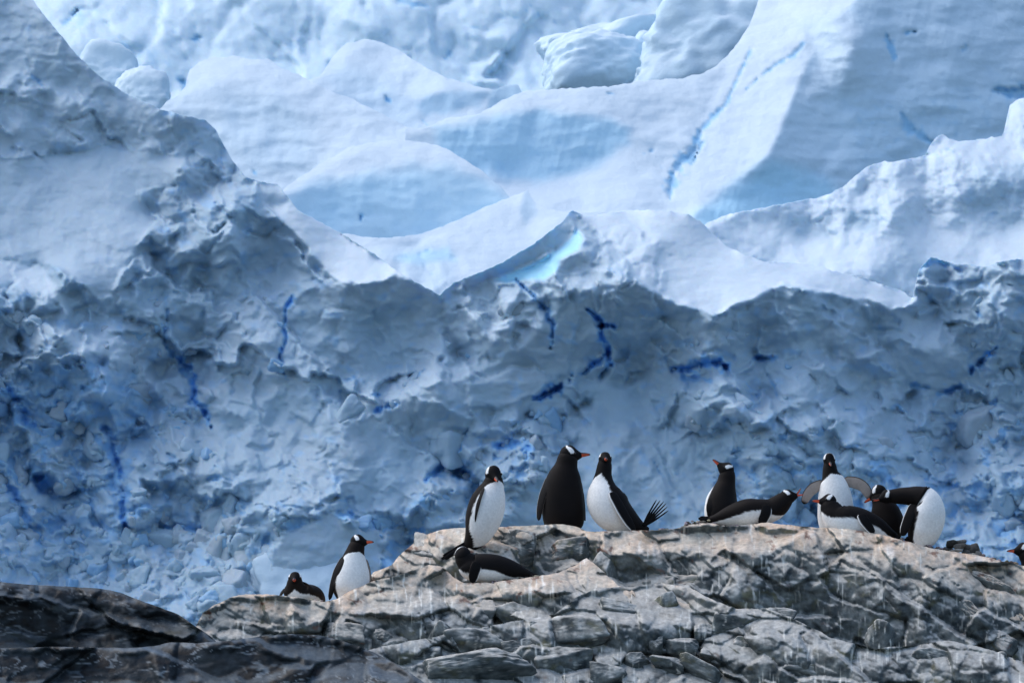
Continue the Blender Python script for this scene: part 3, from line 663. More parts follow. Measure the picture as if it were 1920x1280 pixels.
def ice_chunks():
    """broken pieces lodged in the cliff and heaped at its foot"""
    rng = np.random.default_rng(77); vs=[]; fs=[]; cs=[]; n=0
    spots = []
    for _ in range(2600):
        u = rng.uniform(-180, 2080); v = rng.uniform(520, 1140)
        ro = float(CLIFF.at(CLIFF.rough, np.array([u]), np.array([v]))[0])
        if v < float(CLIFF.crest(u))+70 or ro < 0.7: continue
        keep = 0.10+0.26*(v > 780)+0.3*(u < 520 and v > 960)
        if rng.random() > keep: continue
        spots.append((u, v, float(np.clip(rng.lognormal(3.3, 0.5), 15, 100))*(1.0 if v > 700 else 0.75)))
    for _ in range(70):
        u = rng.uniform(60, 500); spots.append((u, rng.uniform(1000, 1130), float(np.clip(rng.lognormal(3.5, 0.5), 16, 120))))
    for i, (u, v, w) in enumerate(spots[:620]):
        p, f = block_shape(5000+i, 7, 12.0, 0.10, base=ICO2 if w < 20 else ICO3, nf=2.0)
        Y = CLIFF.Yd(u, v); s = Y/F/CT
        q = np.linalg.qr(rng.normal(size=(3,3)))[0]
        p = (p*np.array([1, rng.uniform(0.6, 1.0), rng.uniform(0.5, 0.9)])*w/2)@q.T
        nrm = vert_normals(p, f)
        up = sstep(0.1, 0.8, nrm[:,2])
        c0 = ICE if rng.random() < 0.6 else (GREY if rng.random() < 0.6 else np.array([0.30,0.50,0.71]))
        C = lerp(np.broadcast_to(c0*0.92, p.shape), SNOW, up*0.15)
        vs.append(p*s+P(u, v, Y+w*0.34*s)); fs.append(f+n); cs.append(C); n += len(p)
    me = raw_mesh("ice_rubble", np.concatenate(vs), np.concatenate(fs), np.concatenate(cs))
    obj("ice_rubble", me, M_ICE, label="broken lumps of blue-grey ice lodged in and heaped below the glacier cliff", cat="ice rubble", kind="stuff")
ice_chunks()
ice_block(957, 600, 1085, 230, 230, CLIFF.Yd(600, 1050)+0.3, "pale rounded ice slab behind the two leftmost penguins", roll=0.45, depth=0.35, snow=0.25, base=ICE*1.05, group=None)

# ---------------------------------------------------------------- rocks
R_DARK = np.array([0.026, 0.036, 0.040]); R_MID = np.array([0.175, 0.198, 0.195]); R_PALE = np.array([0.58, 0.535, 0.45]); R_PINK = np.array([0.57, 0.41, 0.295])
R_WHITE = np.array([0.74, 0.74, 0.71]); R_RUST = np.array([0.13, 0.045, 0.025]); R_GREEN = np.array([0.17, 0.165, 0.09])
def rock_tint(u, v, up, stain=1.0, pale=0.0, seed=0, streak=1.0):
    """u, v: place on the outcrop in photo units, up: how far the surface faces the sky"""
    n1 = fbm(u/90, v/60, 4, 1001+seed); n2 = fbm(u/24, v/20, 4, 1002+seed); n3 = fbm(u/9, v/8, 3, 1003+seed)
    high0 = np.clip(pale, 0, 1)
    C = lerp(np.broadcast_to(R_DARK, u.shape+(3,)), R_MID, np.clip(0.36+1.0*n2+0.5*n1+0.25*high0, 0, 1))
    C = lerp(C, R_GREEN, sstep(0.15, 0.55, n1*0.7-n2*0.6)*0.55)
    # guano film settles on what faces the sky; thicker and pinker near the colony
    high = np.clip(pale, 0, 1)
    g = sstep(0.38, 0.84, up+0.40*n2+0.28*n1+0.42*high-0.02)
    film = lerp(np.broadcast_to(R_PALE, C.shape), R_PINK, np.clip(high*(0.55+0.9*n1+0.5*n3), 0, 1))
    film = lerp(film, np.array([0.30,0.235,0.17]), sstep(0.15, 0.6, -n2*0.7+n3*0.5)*0.6); film = lerp(film, R_WHITE, sstep(0.2, 0.7, n2*0.6+n1*0.5+0.1)*0.5)
    film = lerp(np.broadcast_to(np.array([0.45,0.465,0.46]), C.shape), film, np.clip(0.25+1.1*high, 0, 1))
    C = lerp(C, film, g*(0.72+0.22*high)*stain)
    # runs of droppings down the faces
    s1 = gnoise(u/6.5+fbm(u/30, v/30, 2, 55)*1.2, v/60, 1010+seed)+0.7*gnoise(u/3.6, v/40, 1011+seed)
    s2 = sstep(0.0, 0.5, fbm(u/60, v/90, 3, 1012+seed)+0.28)
    C = lerp(C, R_WHITE*np.array([1,0.99,0.94]), sstep(0.42, 0.9, s1)*s2*0.7*streak)
    s3 = sstep(0.55, 0.95, fbm(u/40, v/22, 5, 1013+seed, 0.6)*1.5+0.1)
    C = lerp(C, R_WHITE, s3*0.4*stain)
    # litter of rust-coloured weed in the joints
    r = sstep(0.26, 0.42, fbm(u/34, v/20, 5, 1014+seed, 0.65)*0.9+0.12*high-0.06)
    C = lerp(C, R_RUST, r*0.75*np.clip(0.35+high, 0, 1))
    return np.clip(C*(1+0.25*n3[...,None]), 0.012, 0.9)

def rock_colour(pale_fn, stain=1.0, seed=0, streak=1.0):
    def f(U, V, A):
        up = np.clip(A['nz'], -1, 3); up = up/np.sqrt(1+up*up+np.clip(A['nx'],-2,2)**2)
        return rock_tint(U, V, up, stain, pale_fn(U, V), seed, streak)
    return f

def rock_detail(scale=1.0, seed=0, rot=0.35, soft=0.0):
    def det(U, V, A):
        R = np.clip(A['rough'], 0.05, 1.5)
        wu = U+fbm(U/50, V/50, 3, 401+seed)*7; wv = V+fbm(U/50, V/50, 3, 402+seed)*7
        D = 0
        for size, so, to, sd_, strz in ((170, 17, 62, 410, (1.6,0.72)), (80, 12, 34, 411, (1.5,0.75)), (36, 3.6, 10, 412, (1.3,0.8)), (14, 0.9, 2.2, 414, (1.1,0.85))):
            st, tl, f, dm = plates(wu, wv, size*scale, sd_+seed, rot, strz)
            D = D+(st*so+tl*to)*scale*(1-soft)-dm*size*(0.20 if size > 40 else 0.12)
            if 20 < size < 150:
                g = (1-sstep(0.0, 0.05 if size < 100 else 0.025, f))*sstep(-0.1, 0.2, fbm(U/50, V/40, 3, sd_+60))
                D = D+g*size*0.16*(1-soft)
        return blur(D, 1)*R+fbm(wu/26, wv/20, 5, 403+seed, 0.5)*2.4*R
    return det

BACK = (4,10,22,50,110,220,420); DROP = (-0.3,0.2,1.0,3,8,20,200)

def build_upper_ridge():
    cr = [(560,1250),(640,1150),(676,1105),(690,1085),(700,1072),(735,1058),(748,1042),(775,1018),(800,1001),(830,992),(865,989),(905,990),(945,987),(1000,984),(1055,982),(1085,988),(1100,996),(1150,995),(1230,993),(1270,990),(1300,982),(1330,980),(1365,986),(1400,983),(1440,979),(1490,985),(1530,988),(1600,992),(1650,1001),(1700,1014),(1740,1026),(1790,1034),(1840,1042),(1900,1056),(1960,1068),(2060,1090),(2200,1130)]
    r = Relief(560, 2200, 960, 1560, 3, 40.6, cr, gz=0.55, lam=260, lean=0.35)
    A = r.area
    A([(740,1060),(800,1000),(870,992),(880,1040),(800,1075),(730,1090)], gz=0.35, gx=-0.35, soft=6, rough=0.7)
    A([(890,1010),(945,988),(1060,985),(1100,1000),(1110,1030),(1050,1060),(960,1060)], gz=0.6, gx=0.1, soft=6, rough=0.8)
    A([(905,1000),(980,995),(1000,1030),(960,1055),(900,1040)], gz=0.1, gx=-0.35, soft=8)
    A([(1130,1000),(1300,990),(1420,990),(1500,1000),(1440,1030),(1280,1025),(1150,1030)], gz=1.0, soft=10, rough=0.5)
    A([(1150,1030),(1270,1025),(1340,1040),(1340,1065),(1230,1090),(1150,1080)], gz=0.15, gx=0.1, soft=8)
    A([(1180,1075),(1350,1050),(1420,1090),(1400,1120),(1260,1110)], gz=1.0, gx=0.1, soft=10)
    A([(1440,1040),(1520,1000),(1640,1005),(1740,1040),(1760,1100),(1640,1130),(1540,1110),(1440,1100)], gz=0.12, gx=-0.05, soft=12, rough=0.9)
    A([(1420,1100),(1560,1110),(1650,1160),(1640,1200),(1500,1190),(1420,1140)], gz=-0.1, soft=10, rough=0.7)
    A([(1560,990),(1700,1012),(1800,1042),(1860,1100),(1960,1260),(1880,1240),(1760,1090),(1660,1030)], gz=1.2, gx=0.5, soft=14, rough=0.7)
    A([(1730,1110),(1780,1110),(1850,1180),(1850,1240),(1740,1190)], gz=-0.3, gx=0.2, soft=8, off=14)
    A([(1850,1060),(2100,1090),(2100,1300),(1960,1260)], gz=1.0, gx=0.3, soft=14, rough=0.7)
    r.round_crest(2.0, 9)
    for c in ([(1000,1000,2),(1008,1020,3),(1013,1042,2)], [(1100,1000,2),(1070,1025,2),(1045,1050,2)], [(1440,1075,4),(1436,1095,5),(1432,1110,4)], [(1562,1020,2),(1578,1060,3)], [(1735,1060,2),(1770,1088,3),(1800,1100,2)],
              [(1105,1040,4),(1100,1065,6),(1112,1090,6)], [(1740,1120,8),(1745,1180,6)], [(1660,1120,2),(1700,1160,3),(1690,1210,3)], [(1855,1120,2),(1865,1150,4),(1850,1180,3)]):
        r.crack(c, 9, 0)
    r.solve()
    pale = lambda U, V: np.clip(0.98-(V-r.crest(U))/120+0.15*fbm(U/70, V/40, 3, 77), 0, 1)
    me = r.mesh("rock_outcrop", 2.0, rock_colour(pale, 1.0, 0), rock_detail(1.0, 0, 0.45), back=BACK, drop=DROP, rag=1.6, ragsize=16, vb=1420)
    return r, obj("rock_outcrop", me, M_ROCK, kind="structure")
UP, ROCK_UP = build_upper_ridge()

def build_lower_ledge():
    cr = [(330,1240),(360,1190),(372,1163),(380,1148),(400,1135),(430,1120),(460,1113),(520,1114),(560,1120),(605,1128),(630,1122),(660,1106),(700,1088),(740,1080),(780,1066),(805,1058),(830,1062),(848,1080),(870,1092),(920,1092),(960,1086),(1010,1080),(1050,1072),(1080,1058),(1100,1045),(1125,1065),(1160,1098),(1220,1110),(1300,1135),(1400,1180),(1500,1240)]
    r = Relief(330, 1500, 1030, 1560, 3, 39.7, cr, gz=0.55, lam=240, lean=0.4)
    A = r.area
    A([(380,1150),(430,1122),(540,1120),(540,1185),(470,1195),(390,1185)], gz=0.1, soft=6, rough=0.5)
    A([(540,1125),(640,1120),(700,1092),(800,1065),(820,1100),(760,1140),(640,1150),(580,1160)], gz=1.1, soft=10, rough=0.5)
    A([(640,1115),(720,1105),(750,1140),(680,1150)], gz=0.1, gx=0.3, soft=6)
    A([(800,1065),(840,1080),(830,1120),(780,1110)], gz=-0.2, soft=6, off=6)
    A([(860,1095),(1100,1055),(1100,1085),(900,1115)], gz=1.2, soft=6, rough=0.5)
    A([(820,1120),(1000,1085),(1110,1065),(1125,1110),(1080,1140),(900,1150)], gz=0.25, soft=7)
    A([(600,1160),(850,1110),(900,1180),(840,1240),(640,1210)], gz=0.3, soft=10)
    r.round_crest(1.8, 8)
    for c in ([(800,1085,5),(812,1075,7)], [(695,1190,3),(705,1230,4)], [(790,1150,2),(800,1190,3)], [(1085,1080,5),(1095,1105,6)]): r.crack(c, 10, 0)
    r.solve()
    pale = lambda U, V: np.clip(0.95-(V-r.crest(U))/95+0.15*fbm(U/70, V/40, 3, 77), 0, 1)
    me = r.mesh("rock_ledge", 2.0, rock_colour(pale, 1.0, 20, 1.2), rock_detail(0.9, 20, 0.25), back=BACK, drop=DROP, rag=2.0, ragsize=14, vb=1420)
    return r, obj("rock_ledge", me, M_ROCK, kind="structure")
LEDGE, ROCK_LEDGE = build_lower_ledge()

def build_lower_slope():
    cr = [(560,1300),(620,1240),(700,1215),(800,1195),(880,1180),(960,1165),(1040,1150),(1080,1120),(1120,1100),(1180,1100),(1240,1092),(1290,1100),(1340,1125),(1380,1140),(1440,1140),(1500,1165),(1560,1195),(1640,1215),(1700,1210),(1780,1200),(1850,1215),(1920,1240),(2060,1260),(2200,1300)]
    r = Relief(560, 2200, 1060, 1560, 3, 39.0, cr, gz=0.75, lam=220, lean=0.5)
    A = r.area
    A([(1080,1120),(1240,1095),(1340,1130),(1340,1170),(1150,1160),(1060,1160)], gz=1.3, soft=10, rough=0.5)
    A([(1030,1165),(1140,1160),(1140,1215),(1040,1215)], gz=-0.2, soft=6, rough=0.5)
    A([(700,1250),(1000,1235),(1060,1280),(760,1300)], gz=1.2, soft=12, rough=0.5)
    r.round_crest(1.2, 10)
    r.solve()
    pale = lambda U, V: np.clip(0.16-(V-1150)/260+0.15*fbm(U/70, V/40, 3, 77), 0, 1)
    me = r.mesh("rock_slope", 2.0, rock_colour(pale, 0.95, 40, 1.1), rock_detail(0.95, 40, 0.3), back=BACK, drop=DROP, rag=2.5, ragsize=18, vb=1460)
    return r, obj("rock_slope", me, M_ROCK, kind="structure")
SLOPE, ROCK_SLOPE = build_lower_slope()

def dark_tint(seed, pale_amt):
    def f(U, V, A):
        n1 = fbm(U/110, V/50, 4, 1101+seed); n2 = fbm(U/30, V/14, 4, 1102+seed); n3 = fbm(U/9, V/6, 3, 1103+seed)
        C = lerp(np.broadcast_to(np.array([0.005,0.0065,0.008]), U.shape+(3,)), np.array([0.038,0.05,0.06]), np.clip(0.35+0.7*n2+0.5*n1, 0, 1))
        C = lerp(C, np.array([0.05,0.06,0.042]), sstep(0.1, 0.5, n1-0.3*n2)*0.35*(1-pale_amt))
        up = np.clip(A['nz'], 0, 2)
        w = np.abs(gnoise((U+30*n1)/120, (V+46*n1+4*n2+0.15*U)/17, 1110+seed))
        C = lerp(C, np.array([0.27,0.30,0.32]), (1-sstep(0.02, 0.13, w))*sstep(-0.25, 0.2, fbm(U/90, V/60, 3, 1111+seed))*(0.35+0.5*pale_amt))
        C = lerp(C, np.array([0.10,0.125,0.145]), sstep(0.9, 1.9, up+0.6*n2)*(0.3+0.5*pale_amt))  # pale film on faces that turn upward
        return np.clip(C*(1+0.2*n3[...,None]), 0.01, 0.7)
    return f

def build_dark_rocks():
    cr = [(-300,1075),(-100,1082),(0,1090),(60,1096),(130,1099),(190,1103),(225,1110),(260,1124),(300,1138),(335,1152),(365,1172),(395,1192),(430,1225),(480,1290)]
    r = Relief(-300, 480, 1050, 1480, 3, 34.0, cr, gz=0.5, lam=260, lean=0.4)
    r.area([(-300,1110),(30,1120),(110,1150),(150,1215),(-300,1215)], gz=-0.35, rough=0.3, soft=10)
    r.area([(150,1180),(250,1170),(270,1195),(170,1200)], gz=1.3, rough=0.4, soft=8)
    r.area([(260,1150),(340,1160),(400,1200),(290,1190)], gz=1.0, rough=0.4, soft=8)
    r.round_crest(1.6, 9); r.solve()
    me = r.mesh("dark_rock_hump", 2.5, dark_tint(0, 0.2), rock_detail(1.3, 80, 0.2, 0.3), back=BACK, drop=DROP, rag=1.2, ragsize=25)
    obj("dark_rock_hump", me, M_WET, kind="structure")
    cr = [(-300,1214),(0,1214),(120,1212),(250,1214),(290,1210),(320,1203),(370,1205),(430,1200),(480,1193),(550,1188),(600,1190),(640,1200),(700,1222),(745,1245),(780,1268),(840,1310),(900,1350)]
    r = Relief(-300, 900, 1150, 1500, 3, 31.5, cr, gz=0.6, lam=220, lean=0.5)
    r.area([(-300,1220),(280,1222),(300,1285),(-300,1285)], gz=0.05, rough=0.5, soft=8)
    r.area([(330,1215),(480,1212),(560,1240),(500,1275),(330,1270)], gz=-0.1, rough=0.4, soft=12)
    r.area([(480,1195),(640,1205),(760,1270),(560,1235)], gz=1.3, rough=0.3, soft=12)
    r.round_crest(1.2, 10); r.solve()
    me = r.mesh("streaked_rock_shelf", 2.5, dark_tint(30, 0.75), rock_detail(1.3, 90, -0.15, 0.5), back=BACK, drop=DROP, rag=1.2, ragsize=30)
    obj("streaked_rock_shelf", me, M_WET, kind="structure")
build_dark_rocks()

BLOCKS = [ # u, v, width, height, roll (deg), on which rock, film
 (643,1190,92,58,-5,'L',0.5),(720,1203,52,44,0,'L',0.4),(787,1170,74,76,12,'L',0.4),(793,1232,82,56,5,'S',0.3),(833,1188,60,44,-8,'S',0.3),(897,1200,132,62,4,'S',0.45),
 (887,1147,90,50,-8,'L',0.5),(960,1160,80,50,-10,'L',0.4),(973,1218,72,32,14,'S',0.4),(1080,1184,128,74,-4,'S',0.5),(1057,1245,112,66,2,'S',0.4),(1143,1265,78,50,8,'S',0.1),
 (1177,1191,42,42,0,'S',0.3),(897,1262,220,58,4,'S',0.6),(1247,1136,54,42,10,'S',0.25),(1265,1108,134,44,-4,'U',0.6),(1229,1212,28,40,0,'S',0.2),(1273,1214,74,40,-8,'S',0.4),
 (1320,1186,44,38,10,'S',0.3),(1385,1170,108,56,-3,'S',0.5),(1461,1160,62,38,-12,'S',0.4),(1312,1256,96,36,-28,'S',0.5),(1252,1243,70,24,-18,'S',0.4),(1417,1264,56,30,-20,'S',0.4),
 (1463,1220,82,58,-8,'S',0.5),(1537,1262,144,46,-6,'S',0.5),(1136,1074,58,70,-12,'U',0.2),(1066,1036,90,40,8,'U',0.6),(1352,1074,84,52,-4,'U',0.8),(1271,1078,78,28,4,'U',0.8),
 (1214,1056,58,52,0,'U',0.4),(1650,1197,58,62,-10,'S',0.3),(1748,1238,96,46,-10,'S',0.35),(1862,1250,50,52,-25,'S',0.3),(1875,1208,66,46,-32,'U',0.4),(1768,1076,86,24,-34,'U',0.7),
 (1756,1118,72,26,-38,'U',0.5),(1690,1100,54,40,-32,'U',0.3),
 (1640,1250,70,40,-12,'S',0.3),(1815,1150,84,34,-42,'U',0.7),(1860,1100,90,26,-36,'U',0.8),(1900,1160,60,30,-42,'U',0.8),(1395,1215,60,40,-10,'S',0.4),
 (1340,1228,56,26,-14,'S',0.35),(1195,1240,56,34,20,'S',0.3),(1013,1180,40,34,0,'S',0.3),(1160,1145,80,30,-8,'S',0.7),(960,1030,90,62,-10,'U',0.4),(800,1030,80,56,-30,'U',0.35)]
def rock_block(i, u, v, w, h, roll, on, film):
    rel, par = {'U':(UP,ROCK_UP),'L':(LEDGE,ROCK_LEDGE),'S':(SLOPE,ROCK_SLOPE)}[on]
    p, f = block_shape(300+i, 7, 24.0, 0.05, base=ICO4)
    Y = rel.Y(u, v)
    s = Y/F
    dep = 0.5*max(h, 0.55*w)
    p = p*np.array([w/2*s, dep*s, h/2*s])
    a = math.radians(roll); c, sn = math.cos(a), math.sin(a)
    p = np.stack([p[:,0]*c-p[:,2]*sn, p[:,1], p[:,0]*sn+p[:,2]*c], 1)
    # lean the block back so its top shows
    b = math.radians(28); p = np.stack([p[:,0], p[:,1]*math.cos(b)+p[:,2]*math.sin(b), -p[:,1]*math.sin(b)+p[:,2]*math.cos(b)], 1)
    n = vert_normals(p, f)
    C = rock_tint(u+p[:,0]/s, v-p[:,2]/s+0.6*p[:,1]/s, n[:,2], 1.0, np.full(len(p), np.clip((film*0.8 if on != 'S' else film*0.3), 0, 1)), i % 7, 1.1)
    loc = P(u, v, Y-dep*s*0.05)
    obj("rock_block", raw_mesh("rock_block", p, f, C), M_ROCK, parent=par, loc=loc.tolist())
for i, b in enumerate(BLOCKS): rock_block(i, *b)

# ---------------------------------------------------------------- penguins
BLACK = np.array([0.0035, 0.003, 0.0035]); BROWN = np.array([0.011, 0.0075, 0.006]); WHITE = np.array([0.80, 0.80, 0.78]); PINKGREY = np.array([0.36, 0.30, 0.26])
RED = np.array([0.62, 0.085, 0.03]); HORN = np.array([0.015, 0.012, 0.011])

def cat_rom(t, K):
    """K (n, d) control rows, t in 0..n-1"""
    n = len(K); i = np.clip(np.floor(t).astype(int), 0, n-2); f = (t-i)[:,None]
    p0 = K[np.maximum(i-1, 0)]; p1 = K[i]; p2 = K[i+1]; p3 = K[np.minimum(i+2, n-1)]
    return 0.5*(2*p1+(p2-p0)*f+(2*p0-5*p1+4*p2-p3)*f*f+(3*p1-p0-3*p2+p3)*f**3)

def unit(a): return a/np.maximum(np.linalg.norm(a, axis=-1, keepdims=True), 1e-9)

def tube(centers, V, rv, rs, seg):
    """rings round a path; V: preferred ventral direction per ring. returns points (n, seg, 3), phi, normals"""
    T = unit(np.gradient(centers, axis=0)); V = unit(V-T*np.sum(V*T, 1, keepdims=True)); L = np.cross(T, V)
    ph = np.linspace(-math.pi, math.pi, seg, endpoint=False)
    nrm = np.cos(ph)[None,:,None]*V[:,None]+np.sin(ph)[None,:,None]*L[:,None]
    pts = centers[:,None]+np.cos(ph)[None,:,None]*V[:,None]*rv[:,None,None]+np.sin(ph)[None,:,None]*L[:,None]*rs[:,None,None]
    return pts, np.broadcast_to(ph[None], pts.shape[:2]), nrm

class Bits:
    def __init__(s): s.v=[]; s.f=[]; s.c=[]; s.n=0
    def rings(s, pts, col):
        r, k = pts.shape[:2]
        idx = s.n+np.arange(r*k).reshape(r, k); nx = np.roll(idx, -1, axis=1)
        q = np.stack([idx[:-1], nx[:-1], nx[1:], idx[1:]], -1).reshape(-1, 4)
        s.v.append(pts.reshape(-1,3)); s.c.append(col.reshape(-1,3)); s.f.append(q); s.n += r*k
        for row, flip in ((0, True), (r-1, False)):      # close the ends
            ce = pts[row].mean(0); s.v.append(ce[None]); s.c.append(col[row].mean(0)[None]); ci = s.n; s.n += 1
            a = idx[row]; b = nx[row]
            t = np.stack([np.full(k, ci), b, a, a], -1) if flip else np.stack([np.full(k, ci), a, b, b], -1)
            s.f.append(t[:, [0,1,2,0]] if False else t)
    def mesh(s, name):
        v = np.concatenate(s.v); c = np.concatenate(s.c); q = np.concatenate(s.f)
        me = bpy.data.meshes.new(name)
        tri = q[:,2] == q[:,3]
        faces = [tuple(x[:3]) if t else tuple(x) for x, t in zip(q.tolist(), tri)]
        me.from_pydata(v.tolist(), [], faces)
        me.polygons.foreach_set("use_smooth", np.ones(len(faces), bool))
        a = me.attributes.new("tint", 'FLOAT_COLOR', 'POINT'); c4 = np.ones((len(v), 4), np.float32); c4[:,:3] = c
        a.data.foreach_set("color", c4.ravel())
        return me

def local(p):  # (right, up, towards camera) -> world axes
    p = np.asarray(p, float); return np.stack([p[...,0], -p[...,2], p[...,1]], -1)

def penguin(label, Y, base, spine, head, flippers=(), tail=None, brown=0.3, seed=1, gape=None, bill=None):
    """All measures in photo pixels at distance Y, x to the right, y up from the base point, d towards the camera.
    spine rows: px, py, d, half width, half depth (ventral-dorsal), ventral vector (3), white half angle (deg)"""
    s = Y/F/CT; bx, by = base
    org = P(bx, by, Y)
    root = obj("penguin", None, None, label=label, cat="penguin", group="penguins of the colony", loc=org.tolist())
    def pt(a): a = np.asarray(a, float); return local(np.stack([a[...,0]-bx, by-a[...,1], a[...,2]], -1))*s
    S = np.array([list(r[:5])+list(r[5])+[r[6]] for r in spine], float)
    n = 64; t = np.linspace(0, len(S)-1, n); K = cat_rom(t, S)
    cen = pt(K[:,:3]); V = local(K[:,5:8])
    pts, ph, nrm = tube(cen, V, np.maximum(K[:,4], 0.5)*s, np.maximum(K[:,3], 0.5)*s, 80)
    jit = fbm(ph*3.0+seed*7, t[:,None]*2.5+0*ph, 3, seed)*5.5+fbm(ph*12.0+seed, t[:,None]*9+0*ph, 2, seed+1)*3.0
    wm = 1-sstep(-2.5, 2.5, np.abs(np.degrees(ph))+jit-np.maximum(K[:,8], 0)[:,None]*1.0)
    wm = wm*(K[:,8] > 3)[:,None]
    dark = lerp(np.broadcast_to(BLACK, pts.shape), BROWN, np.clip(brown+0.3*fbm(ph*1.5, t[:,None]*0.9+0*ph, 2, seed+3), 0, 1))
    soil = np.clip(0.30+0.6*fbm(ph*2.0+seed, t[:,None]*1.6+0*ph, 3, seed+9), 0, 1)*(1-sstep(1.0, 4.0, t))[:,None]
    B = Bits(); B.rings(pts, lerp(dark, lerp(np.broadcast_to(WHITE, pts.shape), np.array([0.58,0.50,0.40]), soil*0.6), wm))
    # head
    hx, hy, hd, hr, hdir, hup = head
    hc = pt([hx, hy, hd]); fw = unit(local(hdir)); up = local(hup); up = unit(up-fw*np.dot(up, fw)); sd_ = np.cross(fw, up)
    ff = -np.cos(np.linspace(0.0, math.pi*0.5, 16)); prof = [(-1.0*math.cos(a)*1.05, math.sin(a), 0.0) for a in np.linspace(0.05, math.pi/2, 16)]
    prof += [(0.12,0.985,0.0),(0.26,0.95,0.0),(0.40,0.88,-0.015),(0.54,0.79,-0.04),(0.67,0.69,-0.075),(0.80,0.58,-0.11),(0.92,0.48,-0.14),(1.03,0.40,-0.165),(1.14,0.33,-0.18),(1.24,0.26,-0.19)]
    ph2 = np.linspace(-math.pi, math.pi, 56, endpoint=False)
    rr = np.array(prof)
    # resample densely so the eye patch has a clean edge
    tt = np.linspace(0, len(rr)-1, 64); rr = np.stack([np.interp(tt, np.arange(len(rr)), rr[:,k]) for k in range(3)], 1)
    f_ = np.repeat(rr[:,0:1], 56, 1); u_ = np.cos(ph2)[None]*rr[:,1:2]+rr[:,2:3]; s_ = np.sin(ph2)[None]*rr[:,1:2]*0.90
    hp = hc+hr*s*(f_[...,None]*fw+u_[...,None]*up+s_[...,None]*sd_)
    lat = np.abs(s_)
    fc = -0.22+0.48*sstep(0.35, 0.85, lat)              # the band runs from crown forward and down to the eye
    hw = 0.085+0.25*sstep(0.30, 0.72, lat)-0.16*sstep(0.80, 0.92, lat)
    pm = (1-sstep(hw-0.03, hw+0.03, np.abs(f_-fc)+0.05*fbm(f_*6, ph2[None]*3+0*f_, 2, seed)))*sstep(0.10, 0.20, u_)
    hcx = np.broadcast_to(BLACK*1.1, hp.shape)
    B.rings(hp, lerp(hcx, WHITE, pm))
    # flippers
    for fl in flippers:
        path, w, outer, edge = fl[:4]; under = fl[4] if len(fl) > 4 else PINKGREY
        Pth = np.array(path, float); m = 28; tq = np.linspace(0, len(Pth)-1, m); c = pt(cat_rom(tq, Pth))
        k = tq/(len(Pth)-1)
        prof_w = np.interp(k, [0,0.12,0.4,0.75,0.92,1.0], [0.6,0.95,1.05,0.9,0.58,0.12])*w*1.12*s
        O = np.broadcast_to(local(outer), c.shape)
        fp, fph, fn = tube(c, O, prof_w*0.16+0.8*s, prof_w, 32)
        face = np.cos(fph)
        col = lerp(np.broadcast_to(under, fp.shape), BLACK, sstep(-0.15, 0.1, face))
        if edge: col = lerp(col, WHITE, sstep(0.80, 0.93, np.sin(fph)*edge)*1.0)
        if len(fl) > 5: col = lerp(col, BLACK, sstep(0.80, 0.92, np.sin(fph)*fl[5]))
        col = lerp(col, BLACK, sstep(0.84, 0.95, k)[:,None]*np.ones(fph.shape))
        B.rings(fp, col)
    obj("body", B.mesh("penguin_body"), M_FEATHER, parent=root)
    # bill
    def mandible(direction, length, thick, top, nm, droop):
        d = unit(local(direction)); u2 = unit(up-d*np.dot(up, d)); s2 = np.cross(d, u2)
        kk = np.linspace(0, 1, 18); rad = np.interp(kk, [0,0.3,0.7,0.93,1], [1,0.80,0.55,0.32,0.06])*thick
        b0 = hc+hr*s*(1.02*fw-0.17*up)
        ce = b0+(d[None]*kk[:,None]*length+u2[None]*((-droop)*kk[:,None]**2.2*length))*hr*s
        a = np.linspace(-math.pi, math.pi, 20, endpoint=False)
        p = ce[:,None]+hr*s*rad[:,None,None]*(np.cos(a)[None,:,None]*u2*(1.0 if top is None else 0.72)+np.sin(a)[None,:,None]*s2*0.8)
        cu = np.cos(a)[None]*np.ones((18,1))
        if top is None: m = sstep(0.30, 0.55, cu)
        elif top: m = sstep(0.0, 0.4, cu)
        else: m = np.zeros_like(cu)
        m = np.maximum(m, sstep(0.80, 0.92, kk)[:,None]*np.ones_like(cu)*(0.9 if top is not False else 0.5))
        b = Bits(); b.rings(p, lerp(np.broadcast_to(RED, p.shape), HORN, m)); obj(nm, b.mesh("penguin_"+nm), M_BILL, parent=root)
    hd3 = np.array(hdir, float)
    if gape is None:
        mandible(hdir if bill is None else bill, 1.15, 0.30, None, "bill", 0.10)
    else:
        mandible(gape[0], 1.2, 0.24, True, "upper_bill", -0.05); mandible(gape[1], 1.05, 0.22, False, "lower_bill", -0.05)
    for sg in (-1, 1):
        ev, ef = ICO2
        e = hc+hr*s*(0.50*fw+0.16*up+sg*0.755*sd_)
        obj("eye", raw_mesh("penguin_eye", ev*hr*s*0.115+e, ef, np.full((len(ev), 3), 0.012)), M_EYE, parent=root)
    # tail: a fan of stiff feathers
    if tail is not None:
        a0, a1, spread, count, wid = tail
        A0 = np.array(a0, float); A1 = np.array(a1, float); b = Bits(); dv = A1-A0
        side = np.array([-dv[1], dv[0], 0.0]); side /= max(np.linalg.norm(side), 1e-6); L_ = np.linalg.norm(dv)
        for i in range(count):
            q = (i/(count-1)-0.5) if count > 1 else 0
            tip = A1+side*q*spread-dv*0.28*abs(q); tip[2] += 3*math.sin(i*2.1)
            mid = (A0*0.5+tip*0.5)+side*q*spread*0.10
            pth = np.stack([A0+side*q*wid*1.2, mid, tip]); kk = np.linspace(0, 2, 12)
            c = pt(cat_rom(kk, pth)); rad = np.interp(kk/2, [0,0.35,0.85,1], [0.8,1.0,0.6,0.08])*wid*s
            fp, fph, fn = tube(c, np.broadcast_to(local((0.25,0.1,1.0)), c.shape), rad*0.25, rad, 10)
            b.rings(fp, np.broadcast_to(BLACK*1.3, fp.shape).copy())
